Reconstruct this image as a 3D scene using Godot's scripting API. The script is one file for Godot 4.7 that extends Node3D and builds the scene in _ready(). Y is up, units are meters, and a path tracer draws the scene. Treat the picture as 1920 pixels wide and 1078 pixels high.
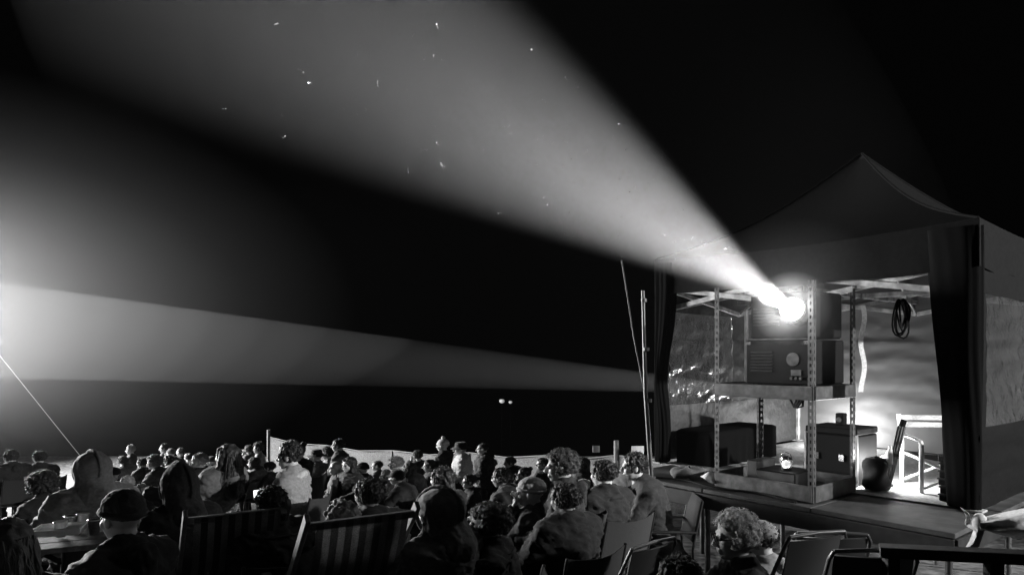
extends Node3D
# An open-air film night on a hillside: the projector under its tent, the crowd turned to a screen beyond the left edge.

const F := 1300.0          # focal length in pixels of the 1920 px wide photograph
const EYE := 1.85
const DECK := 0.65
const EAVE := 2.85
const HALF := 1.513
const SCREEN := Vector3(-20.6, 2.7, -19.3)

var rng := RandomNumberGenerator.new()
var M := {}
var used := {}
var tent_frame := Transform3D(Basis(Vector3.UP, deg_to_rad(-50.36)), Vector3(3.69, 0, -7.31))

# ------------------------------------------------------------------ mesh collector
class Shape:
	var V := PackedVector3Array()
	var N := PackedVector3Array()
	var U := PackedVector2Array()
	var I := PackedInt32Array()

	func tri(a: Vector3, b: Vector3, c: Vector3, out: Vector3) -> void:
		var n := (c - a).cross(b - a)
		if n.dot(out) < 0.0:
			var t := b
			b = c
			c = t
			n = -n
		n = n.normalized()
		var k := V.size()
		for p in [a, b, c]:
			V.append(p)
			N.append(n)
			U.append(Vector2(p.x + p.z, p.y))
		I.append_array(PackedInt32Array([k, k + 1, k + 2]))

	func quad(a: Vector3, b: Vector3, c: Vector3, d: Vector3, out: Vector3) -> void:
		tri(a, b, c, out)
		tri(a, c, d, out)

	# a box with chamfered edges: 44 triangles
	func box(at: Transform3D, size: Vector3, bevel := 0.004) -> Shape:
		var h := size / 2.0
		var b := minf(bevel, minf(h.x, minf(h.y, h.z)) * 0.45)
		var pt := func(sx: float, sy: float, sz: float, axis: int) -> Vector3:
			var q := Vector3(sx * (h.x - b), sy * (h.y - b), sz * (h.z - b))
			q[axis] = [sx, sy, sz][axis] * h[axis]
			return at * q
		for axis in 3:
			var u := (axis + 1) % 3
			var w := (axis + 2) % 3
			for s in [-1.0, 1.0]:
				var c := []
				for e in [[-1.0, -1.0], [1.0, -1.0], [1.0, 1.0], [-1.0, 1.0]]:
					var sg := [0.0, 0.0, 0.0]
					sg[axis] = s
					sg[u] = e[0]
					sg[w] = e[1]
					c.append(pt.call(sg[0], sg[1], sg[2], axis))
				var o := Vector3.ZERO
				o[axis] = s
				quad(c[0], c[1], c[2], c[3], at.basis * o)
			for su in [-1.0, 1.0]:
				for sw in [-1.0, 1.0]:
					var c := []
					for e in [[-1.0, u], [1.0, u], [1.0, w], [-1.0, w]]:
						var sg := [0.0, 0.0, 0.0]
						sg[axis] = e[0]
						sg[u] = su
						sg[w] = sw
						c.append(pt.call(sg[0], sg[1], sg[2], e[1]))
					var o := Vector3.ZERO
					o[u] = su
					o[w] = sw
					quad(c[0], c[1], c[2], c[3], at.basis * o)
		for sx in [-1.0, 1.0]:
			for sy in [-1.0, 1.0]:
				for sz in [-1.0, 1.0]:
					tri(pt.call(sx, sy, sz, 0), pt.call(sx, sy, sz, 1), pt.call(sx, sy, sz, 2), at.basis * Vector3(sx, sy, sz))
		return self

	func cube(c: Vector3, size: Vector3, bevel := 0.004) -> Shape:
		return box(Transform3D(Basis(), c), size, bevel)

	# a board of that width and thickness from a to b; side tells which way its width runs
	func bar(a: Vector3, b: Vector3, width: float, thick: float, side := Vector3.RIGHT, bevel := 0.003) -> Shape:
		var y := (b - a).normalized()
		var z := side.cross(y)
		if z.length() < 0.01:
			z = Vector3.FORWARD.cross(y)
		z = z.normalized()
		var x := y.cross(z).normalized()
		return box(Transform3D(Basis(x, y, z), (a + b) / 2.0), Vector3(width, a.distance_to(b), thick), bevel)

	func tube(pts: Array, r: Variant, sides := 8, flat := 1.0) -> Shape:
		var first := V.size()
		var n := pts.size()
		var dir: Vector3 = (pts[1] - pts[0]).normalized()
		var side := dir.cross(Vector3.UP if absf(dir.y) < 0.9 else Vector3.RIGHT).normalized()
		for i in n:
			var d: Vector3 = (pts[mini(i + 1, n - 1)] - pts[maxi(i - 1, 0)]).normalized()
			side = (side - d * side.dot(d)).normalized()
			var up := d.cross(side)
			var rad: float = r[i] if r is Array else r
			for k in sides:
				var a := TAU * k / sides
				var o := side * cos(a) + up * sin(a) * flat
				V.append(pts[i] + o * rad)
				N.append(o.normalized())
				U.append(Vector2(float(k) / sides, float(i)))
		for i in n - 1:
			for k in sides:
				var a := first + i * sides + k
				var b := first + i * sides + (k + 1) % sides
				face4(a, b, b + sides, a + sides)
		for e in [0, n - 1]:
			var d: Vector3 = (pts[0] - pts[1]) if e == 0 else (pts[n - 1] - pts[n - 2])
			for k in sides - 2:
				tri(V[first + e * sides], V[first + e * sides + k + 1], V[first + e * sides + k + 2], d)
		return self

	func face4(a: int, b: int, c: int, d: int) -> void:
		var out := N[a] + N[c]
		if (V[c] - V[a]).cross(V[b] - V[a]).dot(out) + (V[d] - V[a]).cross(V[c] - V[a]).dot(out) < 0.0:
			I.append_array(PackedInt32Array([a, c, b, a, d, c]))
		else:
			I.append_array(PackedInt32Array([a, b, c, a, c, d]))

	# profile: Vector2(radius, height) from bottom to top
	func lathe(profile: Array, at := Transform3D(), segs := 20, squash := 1.0) -> Shape:
		for i in profile.size() - 1:
			var p: Vector2 = profile[i]
			var q: Vector2 = profile[i + 1]
			var t := (q - p).normalized()
			var first := V.size()
			for k in segs + 1:
				var a := TAU * k / segs
				var c := Vector3(cos(a), 0, sin(a) * squash)
				for e in [p, q]:
					V.append(at * Vector3(c.x * e.x, e.y, c.z * e.x))
					N.append((at.basis * Vector3(c.x * t.y, -t.x, c.z * t.y)).normalized())
					U.append(Vector2(float(k) / segs, e.y))
			for k in segs:
				face4(first + 2 * k, first + 2 * k + 1, first + 2 * k + 3, first + 2 * k + 2)
		return self

	func ball(c: Vector3, r: Vector3, segs := 12, rings := 8) -> Shape:
		var first := V.size()
		for i in rings + 1:
			var e := PI * i / rings
			for k in segs + 1:
				var a := TAU * k / segs
				var o := Vector3(sin(e) * cos(a), cos(e), sin(e) * sin(a))
				V.append(c + o * r)
				N.append((o / r).normalized())
				U.append(Vector2(float(k) / segs, float(i) / rings))
		for i in rings:
			for k in segs:
				var a := first + i * (segs + 1) + k
				face4(a, a + 1, a + segs + 2, a + segs + 1)
		return self

	# cloth or sheet with thickness: point(u, v) for u, v in 0..1
	func sheet(point: Callable, nu: int, nv: int, thick := 0.002) -> Shape:
		var P := PackedVector3Array()
		var Q := PackedVector3Array()
		for j in nv + 1:
			for i in nu + 1:
				P.append(point.call(float(i) / nu, float(j) / nv))
		for j in nv + 1:
			for i in nu + 1:
				var du := P[j * (nu + 1) + mini(i + 1, nu)] - P[j * (nu + 1) + maxi(i - 1, 0)]
				var dv := P[mini(j + 1, nv) * (nu + 1) + i] - P[maxi(j - 1, 0) * (nu + 1) + i]
				Q.append(du.cross(dv).normalized())
		for s in [1.0, -1.0]:
			var first := V.size()
			for k in P.size():
				V.append(P[k] + Q[k] * thick * 0.5 * s)
				N.append(Q[k] * s)
				U.append(Vector2(float(k % (nu + 1)) / nu, float(k / (nu + 1)) / nv))
			for j in nv:
				for i in nu:
					var a := first + j * (nu + 1) + i
					face4(a, a + 1, a + nu + 2, a + nu + 1)
		var rim := []
		for i in nu:
			rim.append([i, i + 1])
			rim.append([nv * (nu + 1) + i, nv * (nu + 1) + i + 1])
		for j in nv:
			rim.append([j * (nu + 1), (j + 1) * (nu + 1)])
			rim.append([j * (nu + 1) + nu, (j + 1) * (nu + 1) + nu])
		var mid := Vector3.ZERO
		for p in P:
			mid += p / P.size()
		for e in rim:
			var a: int = e[0]
			var b: int = e[1]
			var t := thick * 0.5
			quad(P[a] + Q[a] * t, P[b] + Q[b] * t, P[b] - Q[b] * t, P[a] - Q[a] * t, (P[a] + P[b]) / 2.0 - mid)
		return self

	func add(v: PackedVector3Array, n: PackedVector3Array, idx: PackedInt32Array, at: Transform3D) -> void:
		var k := V.size()
		var flip := at.basis.determinant() < 0.0
		V.append_array(at * v)
		var rot := Transform3D(at.basis, Vector3.ZERO)
		var turned := rot * n
		for j in turned.size():
			turned[j] = turned[j].normalized()
		N.append_array(turned)
		var uv := PackedVector2Array()
		uv.resize(v.size())
		U.append_array(uv)
		var w := idx.duplicate()
		for j in w.size():
			w[j] += k
		if flip:
			for j in range(0, w.size(), 3):
				var t := w[j + 1]
				w[j + 1] = w[j + 2]
				w[j + 2] = t
		I.append_array(w)

	func into(mesh: ArrayMesh) -> void:
		if I.is_empty():
			return
		var a := []
		a.resize(Mesh.ARRAY_MAX)
		a[Mesh.ARRAY_VERTEX] = V
		a[Mesh.ARRAY_NORMAL] = N
		a[Mesh.ARRAY_TEX_UV] = U
		a[Mesh.ARRAY_INDEX] = I
		mesh.add_surface_from_arrays(Mesh.PRIMITIVE_TRIANGLES, a)

	func mesh() -> ArrayMesh:
		var m := ArrayMesh.new()
		into(m)
		return m

# ------------------------------------------------------------------ nodes
func numbered(called: String) -> String:
	used[called] = used.get(called, -1) + 1
	return called if used[called] == 0 else "%s_%03d" % [called, used[called]]

func thing(called: String, label: String, category: String, at := Transform3D(), group := "") -> Node3D:
	var o := Node3D.new()
	o.name = numbered(called)
	add_child(o)
	o.transform = at
	tag(o, label, category, group)
	return o

func tag(o: Node, label: String, category: String, group := "") -> void:
	o.set_meta("label", label)
	o.set_meta("category", category)
	if group:
		o.set_meta("group", group)

func part(parent: Node, called: String, shape: Variant, material: Material) -> MeshInstance3D:
	var o := MeshInstance3D.new()
	o.name = called
	o.mesh = shape.mesh() if shape is Shape else shape
	o.material_override = null
	for k in o.mesh.get_surface_count():
		o.set_surface_override_material(k, material)
	parent.add_child(o, true)
	return o

func structure(called: String, shape: Shape, material: Material) -> MeshInstance3D:
	var o := part(self, called, shape, material)
	o.set_meta("kind", "structure")
	return o

func P(px: float, py: float, z: float) -> Vector3:
	return Vector3((px - 960.0) / F * z, EYE - (py - 660.0) / F * z, -z)

func T(x: float, y: float, z: float) -> Vector3:      # tent axes: x along the open front, z out of it
	return tent_frame * Vector3(x, y, z)

const HILL := [[-40.0, 0.05], [2.0, 0.0], [4.0, -0.05], [6.0, -0.2], [8.0, -0.42], [10.4, -0.75], [15.0, -1.4], [20.0, -2.05], [24.0, -2.3], [28.0, -2.35], [34.0, -3.7], [60.0, -8.6], [140.0, -22.0]]

func ground_y(z_depth: float) -> float:
	for i in HILL.size() - 1:
		if z_depth < HILL[i + 1][0]:
			var t: float = clampf((z_depth - HILL[i][0]) / (HILL[i + 1][0] - HILL[i][0]), 0, 1)
			return lerpf(HILL[i][1], HILL[i + 1][1], t)
	return -22.0

# ------------------------------------------------------------------ materials (the photograph is black and white: greys only)
func noise_texture(freq: float, seed_: int, lo: float, hi: float, kind := FastNoiseLite.TYPE_SIMPLEX_SMOOTH, octaves := 4) -> NoiseTexture2D:
	var n := FastNoiseLite.new()
	n.noise_type = kind
	n.frequency = freq
	n.seed = seed_
	n.fractal_octaves = octaves
	var t := NoiseTexture2D.new()
	t.width = 256
	t.height = 256
	t.seamless = true
	t.noise = n
	var g := Gradient.new()
	g.set_color(0, Color(lo, lo, lo))
	g.set_color(1, Color(hi, hi, hi))
	t.color_ramp = g
	return t

func grey(key: String, lin: float, rough := 0.8, opts := {}) -> StandardMaterial3D:
	var m := StandardMaterial3D.new()
	m.resource_name = key
	m.albedo_color = Color(lin, lin, lin).linear_to_srgb()
	m.roughness = rough
	m.metallic = opts.get("metal", 0.0)
	m.metallic_specular = opts.get("spec", 0.5)
	if opts.has("grain"):
		m.albedo_texture = M_tex[opts.grain]
		m.uv1_triplanar = true
		m.uv1_scale = Vector3.ONE * opts.get("scale", 1.0)
	if opts.has("bump"):
		m.heightmap_enabled = true
		m.heightmap_texture = M_tex[opts.bump]
		m.heightmap_scale = opts.get("bump_cm", 0.2)
		m.uv1_triplanar = true
		m.uv1_scale = Vector3.ONE * opts.get("scale", 1.0)
	if opts.has("rim"):
		m.rim_enabled = true
		m.rim = opts.rim
		m.rim_tint = 0.5
	if opts.has("back"):
		m.backlight_enabled = true
		m.backlight = Color(opts.back, opts.back, opts.back).linear_to_srgb()
	M[key] = m
	return m

func glow(key: String, lin: float, energy: float) -> StandardMaterial3D:
	var m := grey(key, lin, 0.5)
	m.emission_enabled = true
	m.emission = Color.WHITE
	m.emission_energy_multiplier = energy
	return m

var M_tex := {}

func make_materials() -> void:
	M_tex.cloth = noise_texture(0.09, 3, 0.72, 1.0)
	M_tex.patch = noise_texture(0.012, 5, 0.55, 1.0)
	M_tex.weave = noise_texture(0.35, 7, 0.45, 1.0, FastNoiseLite.TYPE_VALUE, 2)
	M_tex.grass = noise_texture(0.05, 9, 0.35, 1.0, FastNoiseLite.TYPE_SIMPLEX, 5)
	M_tex.fold = noise_texture(0.02, 12, 0.0, 1.0)
	M_tex.fine = noise_texture(0.25, 15, 0.3, 1.0)
	grey("grass_ground", 0.23, 0.95, {"grain": "grass", "scale": 0.35, "bump": "grass", "bump_cm": 3.0})
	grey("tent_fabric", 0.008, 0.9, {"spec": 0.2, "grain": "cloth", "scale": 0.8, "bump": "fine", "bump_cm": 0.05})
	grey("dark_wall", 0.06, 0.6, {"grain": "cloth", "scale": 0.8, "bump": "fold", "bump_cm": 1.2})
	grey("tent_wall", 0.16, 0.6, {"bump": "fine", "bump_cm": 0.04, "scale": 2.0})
	grey("curtain", 0.007, 1.0, {"spec": 0.05, "bump": "fine", "bump_cm": 0.1, "scale": 2.0})
	grey("aluminium", 0.75, 0.4, {"metal": 0.15, "grain": "patch", "scale": 2.0})
	grey("steel_grey", 0.10, 0.5, {"metal": 0.3, "grain": "patch", "scale": 3.0})
	grey("black_paint", 0.025, 0.45, {"grain": "patch", "scale": 3.0})
	grey("black_case", 0.010, 0.7, {"spec": 0.15, "bump": "fine", "bump_cm": 0.03, "scale": 6.0})
	grey("board", 0.05, 0.7, {"grain": "patch", "scale": 2.0, "bump": "fine", "bump_cm": 0.06})
	grey("pale_sheet", 0.72, 0.7, {"grain": "cloth", "scale": 1.0, "bump": "fold", "bump_cm": 0.8})
	grey("white_cloth", 0.78, 0.8, {"grain": "cloth", "scale": 1.5, "bump": "fold", "bump_cm": 0.6, "rim": 0.3})
	grey("wood", 0.22, 0.6, {"grain": "patch", "scale": 4.0, "bump": "fine", "bump_cm": 0.03})
	grey("dark_wood", 0.045, 0.6, {"grain": "patch", "scale": 4.0})
	grey("canvas_dark", 0.06, 0.9, {"grain": "weave", "scale": 6.0})
	grey("deck_canvas_dark", 0.3, 0.9, {"grain": "weave", "scale": 6.0, "back": 0.9})
	grey("deck_canvas_mid", 0.07, 0.9, {"grain": "weave", "scale": 6.0, "back": 0.6})
	grey("house_paint", 0.005, 1.0, {"spec": 0.0})
	grey("canvas_light", 0.62, 0.9, {"grain": "weave", "scale": 6.0, "back": 0.9})
	grey("windbreak", 0.38, 0.85, {"grain": "weave", "scale": 0.9, "bump": "weave", "bump_cm": 0.4, "back": 0.25})
	grey("rope", 0.25, 0.8)
	grey("plastic_chair", 0.08, 0.4)
	grey("tube_grey", 0.15, 0.45, {"metal": 0.5})
	grey("chrome", 0.7, 0.25, {"metal": 1.0})
	grey("leaf", 0.05, 0.8)
	grey("bark", 0.06, 0.9)
	grey("screen_cloth", 0.8, 0.9)
	grey("moth_wing", 0.045, 0.9, {"spec": 0.1})
	grey("white_plastic", 0.75, 0.35)
	for k in [["skin_pale", 0.46], ["skin_mid", 0.36], ["skin_deep", 0.2]]:
		grey(k[0], k[1], 0.5, {"bump": "fine", "bump_cm": 0.02, "scale": 8.0})
	for k in [["cloth_black", 0.015], ["cloth_dark", 0.03], ["cloth_mid", 0.07], ["cloth_grey", 0.14], ["cloth_light", 0.36], ["cloth_white", 0.66]]:
		grey(k[0], k[1], 0.9, {"grain": "cloth", "scale": 1.6, "bump": "fold", "bump_cm": 0.9, "rim": 0.25})
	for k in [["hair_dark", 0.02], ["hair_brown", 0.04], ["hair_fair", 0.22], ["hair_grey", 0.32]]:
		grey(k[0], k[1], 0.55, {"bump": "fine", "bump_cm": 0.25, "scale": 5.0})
	grey("eye", 0.08, 0.15)
	var pane := grey("clear_pane", 0.5, 0.12, {"bump": "fold", "bump_cm": 2.0, "scale": 0.9, "spec": 0.8})
	pane.transparency = BaseMaterial3D.TRANSPARENCY_ALPHA
	pane.albedo_color.a = 0.02
	glow("lens_glow", 0.9, 14.0)
	glow("lantern_glow", 0.9, 0.6)
	glow("lamp_face", 0.9, 6.0)
	glow("phone_screen", 0.5, 2.5)
	glow("screen_light", 0.8, 1.0)
	glow("far_light_glow", 0.5, 0.22)

# ------------------------------------------------------------------ the scene
func _ready() -> void:
	rng.seed = 11
	make_view()
	make_materials()
	make_ground()
	make_screen()
	make_tent()
	make_projector_rack()
	make_tent_interior()
	make_second_projector()
	make_fence()
	make_background()
	make_unseen_flood_lamp()
	make_glow_mist()
	make_people()
	make_foreground()
	make_insects()

func make_view() -> void:
	var cam := Camera3D.new()
	cam.name = "camera"
	cam.projection = Camera3D.PROJECTION_FRUSTUM
	cam.near = 0.05
	cam.far = 400.0
	cam.size = 1078.0 / F * cam.near
	cam.frustum_offset = Vector2(0, 121.0 / F * cam.near)
	cam.position = Vector3(0, EYE, 0)
	add_child(cam)
	cam.current = true

	var sky := ProceduralSkyMaterial.new()
	var night := Color(0.0011, 0.0011, 0.0011).linear_to_srgb()
	sky.sky_top_color = night
	sky.sky_horizon_color = night
	sky.ground_bottom_color = night
	sky.ground_horizon_color = night
	var e := Environment.new()
	e.background_mode = Environment.BG_SKY
	e.sky = Sky.new()
	e.sky.sky_material = sky
	e.tonemap_mode = Environment.TONE_MAPPER_LINEAR
	e.tonemap_exposure = 1.0
	e.volumetric_fog_enabled = true
	e.volumetric_fog_density = 0.0
	e.sdfgi_enabled = true
	e.ssao_enabled = true
	e.ssil_enabled = true
	var w := WorldEnvironment.new()
	w.name = "world_environment"
	w.environment = e
	add_child(w)

	# the film screen lights the crowd from beyond the left edge
	var area := AreaLight3D.new()
	area.name = "screen_light"
	area.area_size = Vector2(8.0, 4.5)
	area.area_normalize_energy = false
	area.light_energy = 46.0
	area.shadow_enabled = true
	add_child(area)
	area.transform = screen_frame().translated_local(Vector3(0, 0, 0.06))
	area.rotate_object_local(Vector3.UP, PI)

func screen_frame() -> Transform3D:      # x along the screen, z out of its face
	var n := Vector3(0.92, 0, 0.39).normalized()
	return Transform3D(Basis(Vector3.UP.cross(n), Vector3.UP, n), SCREEN)

func lamp_omni(called: String, at: Vector3, energy: float, size: float) -> OmniLight3D:
	var l := OmniLight3D.new()
	l.name = called
	l.light_energy = energy
	l.light_size = size
	l.omni_range = 40.0
	l.omni_attenuation = 2.0
	l.shadow_enabled = true
	add_child(l)
	l.position = at
	return l

func lamp_spot(called: String, at: Vector3, towards: Vector3, energy: float, angle: float, blend: float, size: float) -> SpotLight3D:
	var l := SpotLight3D.new()
	l.name = called
	l.light_energy = energy
	l.light_size = size
	l.spot_angle = angle
	l.spot_angle_attenuation = blend
	l.spot_range = 80.0
	l.spot_attenuation = 2.0
	l.shadow_enabled = true
	add_child(l)
	l.look_at_from_position(at, at + towards)
	return l

func make_ground() -> void:
	var s := Shape.new()
	var bumps := FastNoiseLite.new()
	bumps.seed = 4
	bumps.frequency = 0.35
	s.sheet(func(u: float, v: float) -> Vector3:
		var z := lerpf(-14.0, 130.0, v * v)
		var x := lerpf(-75.0, 75.0, u)
		return Vector3(x, ground_y(z) + bumps.get_noise_2d(x, z) * 0.03, -z), 110, 120, 0.01)
	structure("ground", s, M.grass_ground)

func make_screen() -> void:
	var t := thing("cinema_screen", "large lit film screen on a truss frame facing the crowd", "screen", screen_frame())
	part(t, "screen_cloth", Shape.new().cube(Vector3(0, 0, 0), Vector3(8.0, 4.5, 0.02)), M.screen_light)
	for sx in [-1.0, 1.0]:
		part(t, "tower", Shape.new().cube(Vector3(sx * 4.2, -0.9, -0.06), Vector3(0.14, 8.4, 0.14), 0.02), M.black_paint)
	for sy in [-1.0, 1.0]:
		part(t, "crossbar", Shape.new().cube(Vector3(0, sy * 2.4, -0.06), Vector3(8.26, 0.12, 0.12), 0.02), M.black_paint)
	part(t, "backing", Shape.new().cube(Vector3(0, 0, -0.04), Vector3(8.1, 4.6, 0.03)), M.black_paint)
	var r := part(self, "guy_rope", Shape.new().tube([P(-95, 553, 23.0), P(20, 694, 24.4), P(150, 856, 26.0)], 0.010, 6), M.rope)
	tag(r, "pale taut guy rope running down to the ground at the screen", "rope")

# ------------------------------------------------------------------ tent
func wall_piece(a: Vector3, b: Vector3, y0: float, y1: float, u0: float, u1: float, crease: float, seed_: int) -> Shape:
	var n := FastNoiseLite.new()
	n.seed = seed_
	n.frequency = 0.8
	var out := (b - a).cross(Vector3.UP).normalized()
	return Shape.new().sheet(func(u: float, v: float) -> Vector3:
		var s := lerpf(u0, u1, u)
		var y := lerpf(y0, y1, v)
		var p := a.lerp(b, s)
		var d := sin(y * 27.0 + n.get_noise_2d(s * 5.0, y) * 4.0) * 0.4 + n.get_noise_2d(s * 6.0 + 9.0, y * 9.0)
		return Vector3(p.x, y - 0.03 * sin(s * PI) * float(y > 2.0), p.z) + out * (d * crease + 0.05 * sin(s * PI) * sin(clampf((y - DECK) / 2.2, 0, 1) * PI)), int(maxf(6, (u1 - u0) * 40)), int(maxf(6, (y1 - y0) * 26)), 0.004)

func make_tent() -> void:
	var t := thing("gazebo_tent", "dark pop-up gazebo tent with peaked roof and open front", "tent", tent_frame)
	var A := Vector3(-HALF, 0, HALF)
	var B := Vector3(HALF, 0, HALF)
	var C := Vector3(HALF, 0, -HALF)
	var D := Vector3(-HALF, 0, -HALF)
	var apex := Vector3(0, EAVE + 1.09, 0)
	var ring := [A, B, C, D]
	for k in 4:
		var a: Vector3 = ring[k] + Vector3(0, EAVE, 0)
		var b: Vector3 = ring[(k + 1) % 4] + Vector3(0, EAVE, 0)
		# roof panels hang hollow between the hips and the eaves
		part(t, "roof_panel", Shape.new().sheet(func(u: float, v: float) -> Vector3:
			var e := a.lerp(b, u)
			var p := e.lerp(apex, v)
			var sag := 0.16 * sin(v * PI) + 0.05 * sin(u * PI) * (1.0 - v)
			p.y -= sag
			p += (e - Vector3(0, EAVE, 0)) * -0.03 * sin(v * PI) * sin(u * PI)
			return p, 20, 18, 0.004), M.tent_fabric)
		part(t, "valance", Shape.new().sheet(func(u: float, v: float) -> Vector3:
			var p := a.lerp(b, u)
			p += (p - Vector3(0, EAVE, 0)).normalized() * Vector3(1, 0, 1) * (0.012 + 0.012 * sin(u * 31.0) * (1.0 - v))
			p.y = EAVE - 0.05 * sin(u * PI) + 0.004 - (1.0 - v) * (0.36 + 0.012 * sin(u * 17.0))
			return p, 40, 5, 0.003), M.tent_fabric)
	for k in 4:
		var c: Vector3 = ring[k] * 0.985
		var leg := part(t, "leg", Shape.new().cube(c + Vector3(0, (DECK + EAVE) / 2, 0), Vector3(0.045, EAVE - DECK - 0.02, 0.045), 0.006), M.aluminium)
		part(leg, "foot_plate", Shape.new().cube(c + Vector3(0, DECK + 0.008, 0), Vector3(0.12, 0.016, 0.12)), M.aluminium)
	for k in 4:
		var c: Vector3 = ring[k] + Vector3(0, EAVE, 0)
		var hip := []
		for j in 13:
			var v := j / 12.0
			hip.append(c.lerp(apex, v) - Vector3(0, 0.16 * sin(v * PI) - 0.004, 0))
		part(t, "roof_seam", Shape.new().tube(hip, 0.012, 6), M.tent_fabric)
	part(t, "roof_pole", Shape.new().tube([Vector3(0, EAVE - 0.25, 0), apex - Vector3(0, 0.03, 0)], 0.02), M.aluminium)
	# scissor trusses along each eave and two across to the roof pole
	for k in 4:
		var a: Vector3 = ring[k] * 0.97
		var b: Vector3 = ring[(k + 1) % 4] * 0.97
		for j in 2:
			var p := a.lerp(b, j * 0.5)
			var q := a.lerp(b, j * 0.5 + 0.5)
			part(t, "scissor_bar", Shape.new().bar(p + Vector3(0, 2.54, 0), q + Vector3(0, 2.3, 0), 0.05, 0.022, Vector3.UP), M.aluminium)
			part(t, "scissor_bar", Shape.new().bar(p * 0.985 + Vector3(0, 2.3, 0), q * 0.985 + Vector3(0, 2.54, 0), 0.05, 0.022, Vector3.UP), M.aluminium)
		var m := a.lerp(b, 0.5)
		part(t, "roof_bar", Shape.new().bar(m + Vector3(0, 2.44, 0), Vector3(0, 2.44, 0) + m * 0.03, 0.05, 0.022, Vector3.UP), M.aluminium)
		part(t, "roof_brace", Shape.new().bar(m * 0.99 + Vector3(0, 2.3, 0), Vector3(0, 3.0, 0) + m * 0.3, 0.03, 0.014, Vector3.UP), M.aluminium)
	# walls: back left with a clear window, back right plain, right side with a clear window
	var lo := DECK + 0.01
	var hi := EAVE - 0.02
	for w in [[A, D, 0.07, 0.46, 1.26, 2.3, 21], [B, C, 0.05, 0.45, 1.28, 2.3, 33]]:
		var a: Vector3 = w[0]
		var b: Vector3 = w[1]
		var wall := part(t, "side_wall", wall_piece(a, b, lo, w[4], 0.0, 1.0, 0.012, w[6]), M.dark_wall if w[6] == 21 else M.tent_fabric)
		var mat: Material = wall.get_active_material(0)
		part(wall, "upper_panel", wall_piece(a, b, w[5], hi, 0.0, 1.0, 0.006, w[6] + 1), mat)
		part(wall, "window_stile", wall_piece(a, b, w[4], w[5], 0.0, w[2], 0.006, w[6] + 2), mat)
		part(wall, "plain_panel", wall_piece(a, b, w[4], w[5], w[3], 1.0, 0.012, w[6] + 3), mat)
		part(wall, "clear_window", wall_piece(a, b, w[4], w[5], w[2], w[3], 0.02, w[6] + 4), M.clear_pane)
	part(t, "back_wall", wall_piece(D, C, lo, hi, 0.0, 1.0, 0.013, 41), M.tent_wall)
	# curtains gathered at the two front legs
	for c in [[A, 1.0, 0.23, 0.13], [B, -1.0, 0.36, 0.2]]:
		var at: Vector3 = c[0]
		var sx: float = c[1]
		part(t, "gathered_curtain", Shape.new().sheet(func(u: float, v: float) -> Vector3:
			var y := lerpf(DECK + 0.02, EAVE - 0.05, v)
			var tie := 1.0 - (0.45 if sx > 0.0 else 0.06) * exp(-pow((v - 0.42) / 0.18, 2.0))
			var wide: float = lerpf(c[3], c[2], v) * tie
			var ang := u * TAU
			var fold := 1.0 + (0.10 if sx > 0.0 else 0.035) * sin(ang * 5.0 + v * 3.0) + (0.09 if sx > 0.0 else 0.025) * sin(ang * 11.0 - v * 5.0 + sin(v * 9.0))
			return at + Vector3(sx * wide * 0.5 + cos(ang) * wide * 0.55 * fold, y, -0.03 + sin(ang) * 0.08 * fold), 48, 16, 0.004), M.curtain)

	# staging deck under tent and rack
	var d := thing("staging_deck", "dark raised staging deck on steel legs carrying the tent", "stage", tent_frame)
	var x0 := -1.35
	var x1 := 1.62
	var z1 := 2.32
	var z0 := -1.62
	var n := 0
	for i in 3:
		for j in 4:
			var w := (x1 - x0) / 3.0
			var l := (z1 - z0) / 4.0
			part(d, "deck_panel", Shape.new().cube(Vector3(x0 + (i + 0.5) * w, DECK - 0.02 - 0.002 * (n % 2), z0 + (j + 0.5) * l), Vector3(w - 0.012, 0.036, l - 0.012), 0.004), M.board)
			n += 1
	for e in [[Vector3(x0, 0, z1), Vector3(x1, 0, z1)], [Vector3(x1, 0, z1), Vector3(x1, 0, z0)], [Vector3(x0, 0, z0), Vector3(x1, 0, z0)], [Vector3(x0, 0, z0), Vector3(x0, 0, z1)]]:
		var a: Vector3 = e[0]
		var b: Vector3 = e[1]
		part(d, "edge_beam", Shape.new().bar(a * 0.995 + Vector3(0, DECK - 0.11, 0), b * 0.995 + Vector3(0, DECK - 0.11, 0), 0.04, 0.13, Vector3.UP.cross(b - a).normalized()), M.black_paint)
	for i in 4:
		for j in 4:
			var p := Vector3(lerpf(x0 + 0.06, x1 - 0.06, i / 3.0), 0, lerpf(z0 + 0.06, z1 - 0.06, j / 3.0))
			var g := ground_y(-(tent_frame * p).z) - 0.02
			part(d, "leg", Shape.new().tube([p + Vector3(0, g, 0), p + Vector3(0, DECK - 0.05, 0)], 0.024, 8), M.steel_grey)
	var fl := part(self, "groundsheet", Shape.new().sheet(func(u: float, v: float) -> Vector3:
		return T(lerpf(-1.42, 1.42, u), DECK + 0.006 + 0.006 * absf(sin(u * 23.0) * sin(v * 31.0)), lerpf(-1.42, 1.5 + 0.03 * sin(u * 11.0), v)), 40, 40, 0.003), M.pale_sheet)
	tag(fl, "pale groundsheet spread over the deck inside the tent", "groundsheet")

	# the leaning pole and its guy line beside the front left leg
	var pole := thing("guy_pole", "thin pole leaning in front of the tent's open left corner", "pole")
	part(pole, "shaft", Shape.new().tube([P(1206, 545, 6.35), P(1211, 740, 6.3), P(1226, 955, 6.2), P(1230, 1010, 6.15)], [0.016, 0.019, 0.022, 0.022], 10), M.black_paint)
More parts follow.
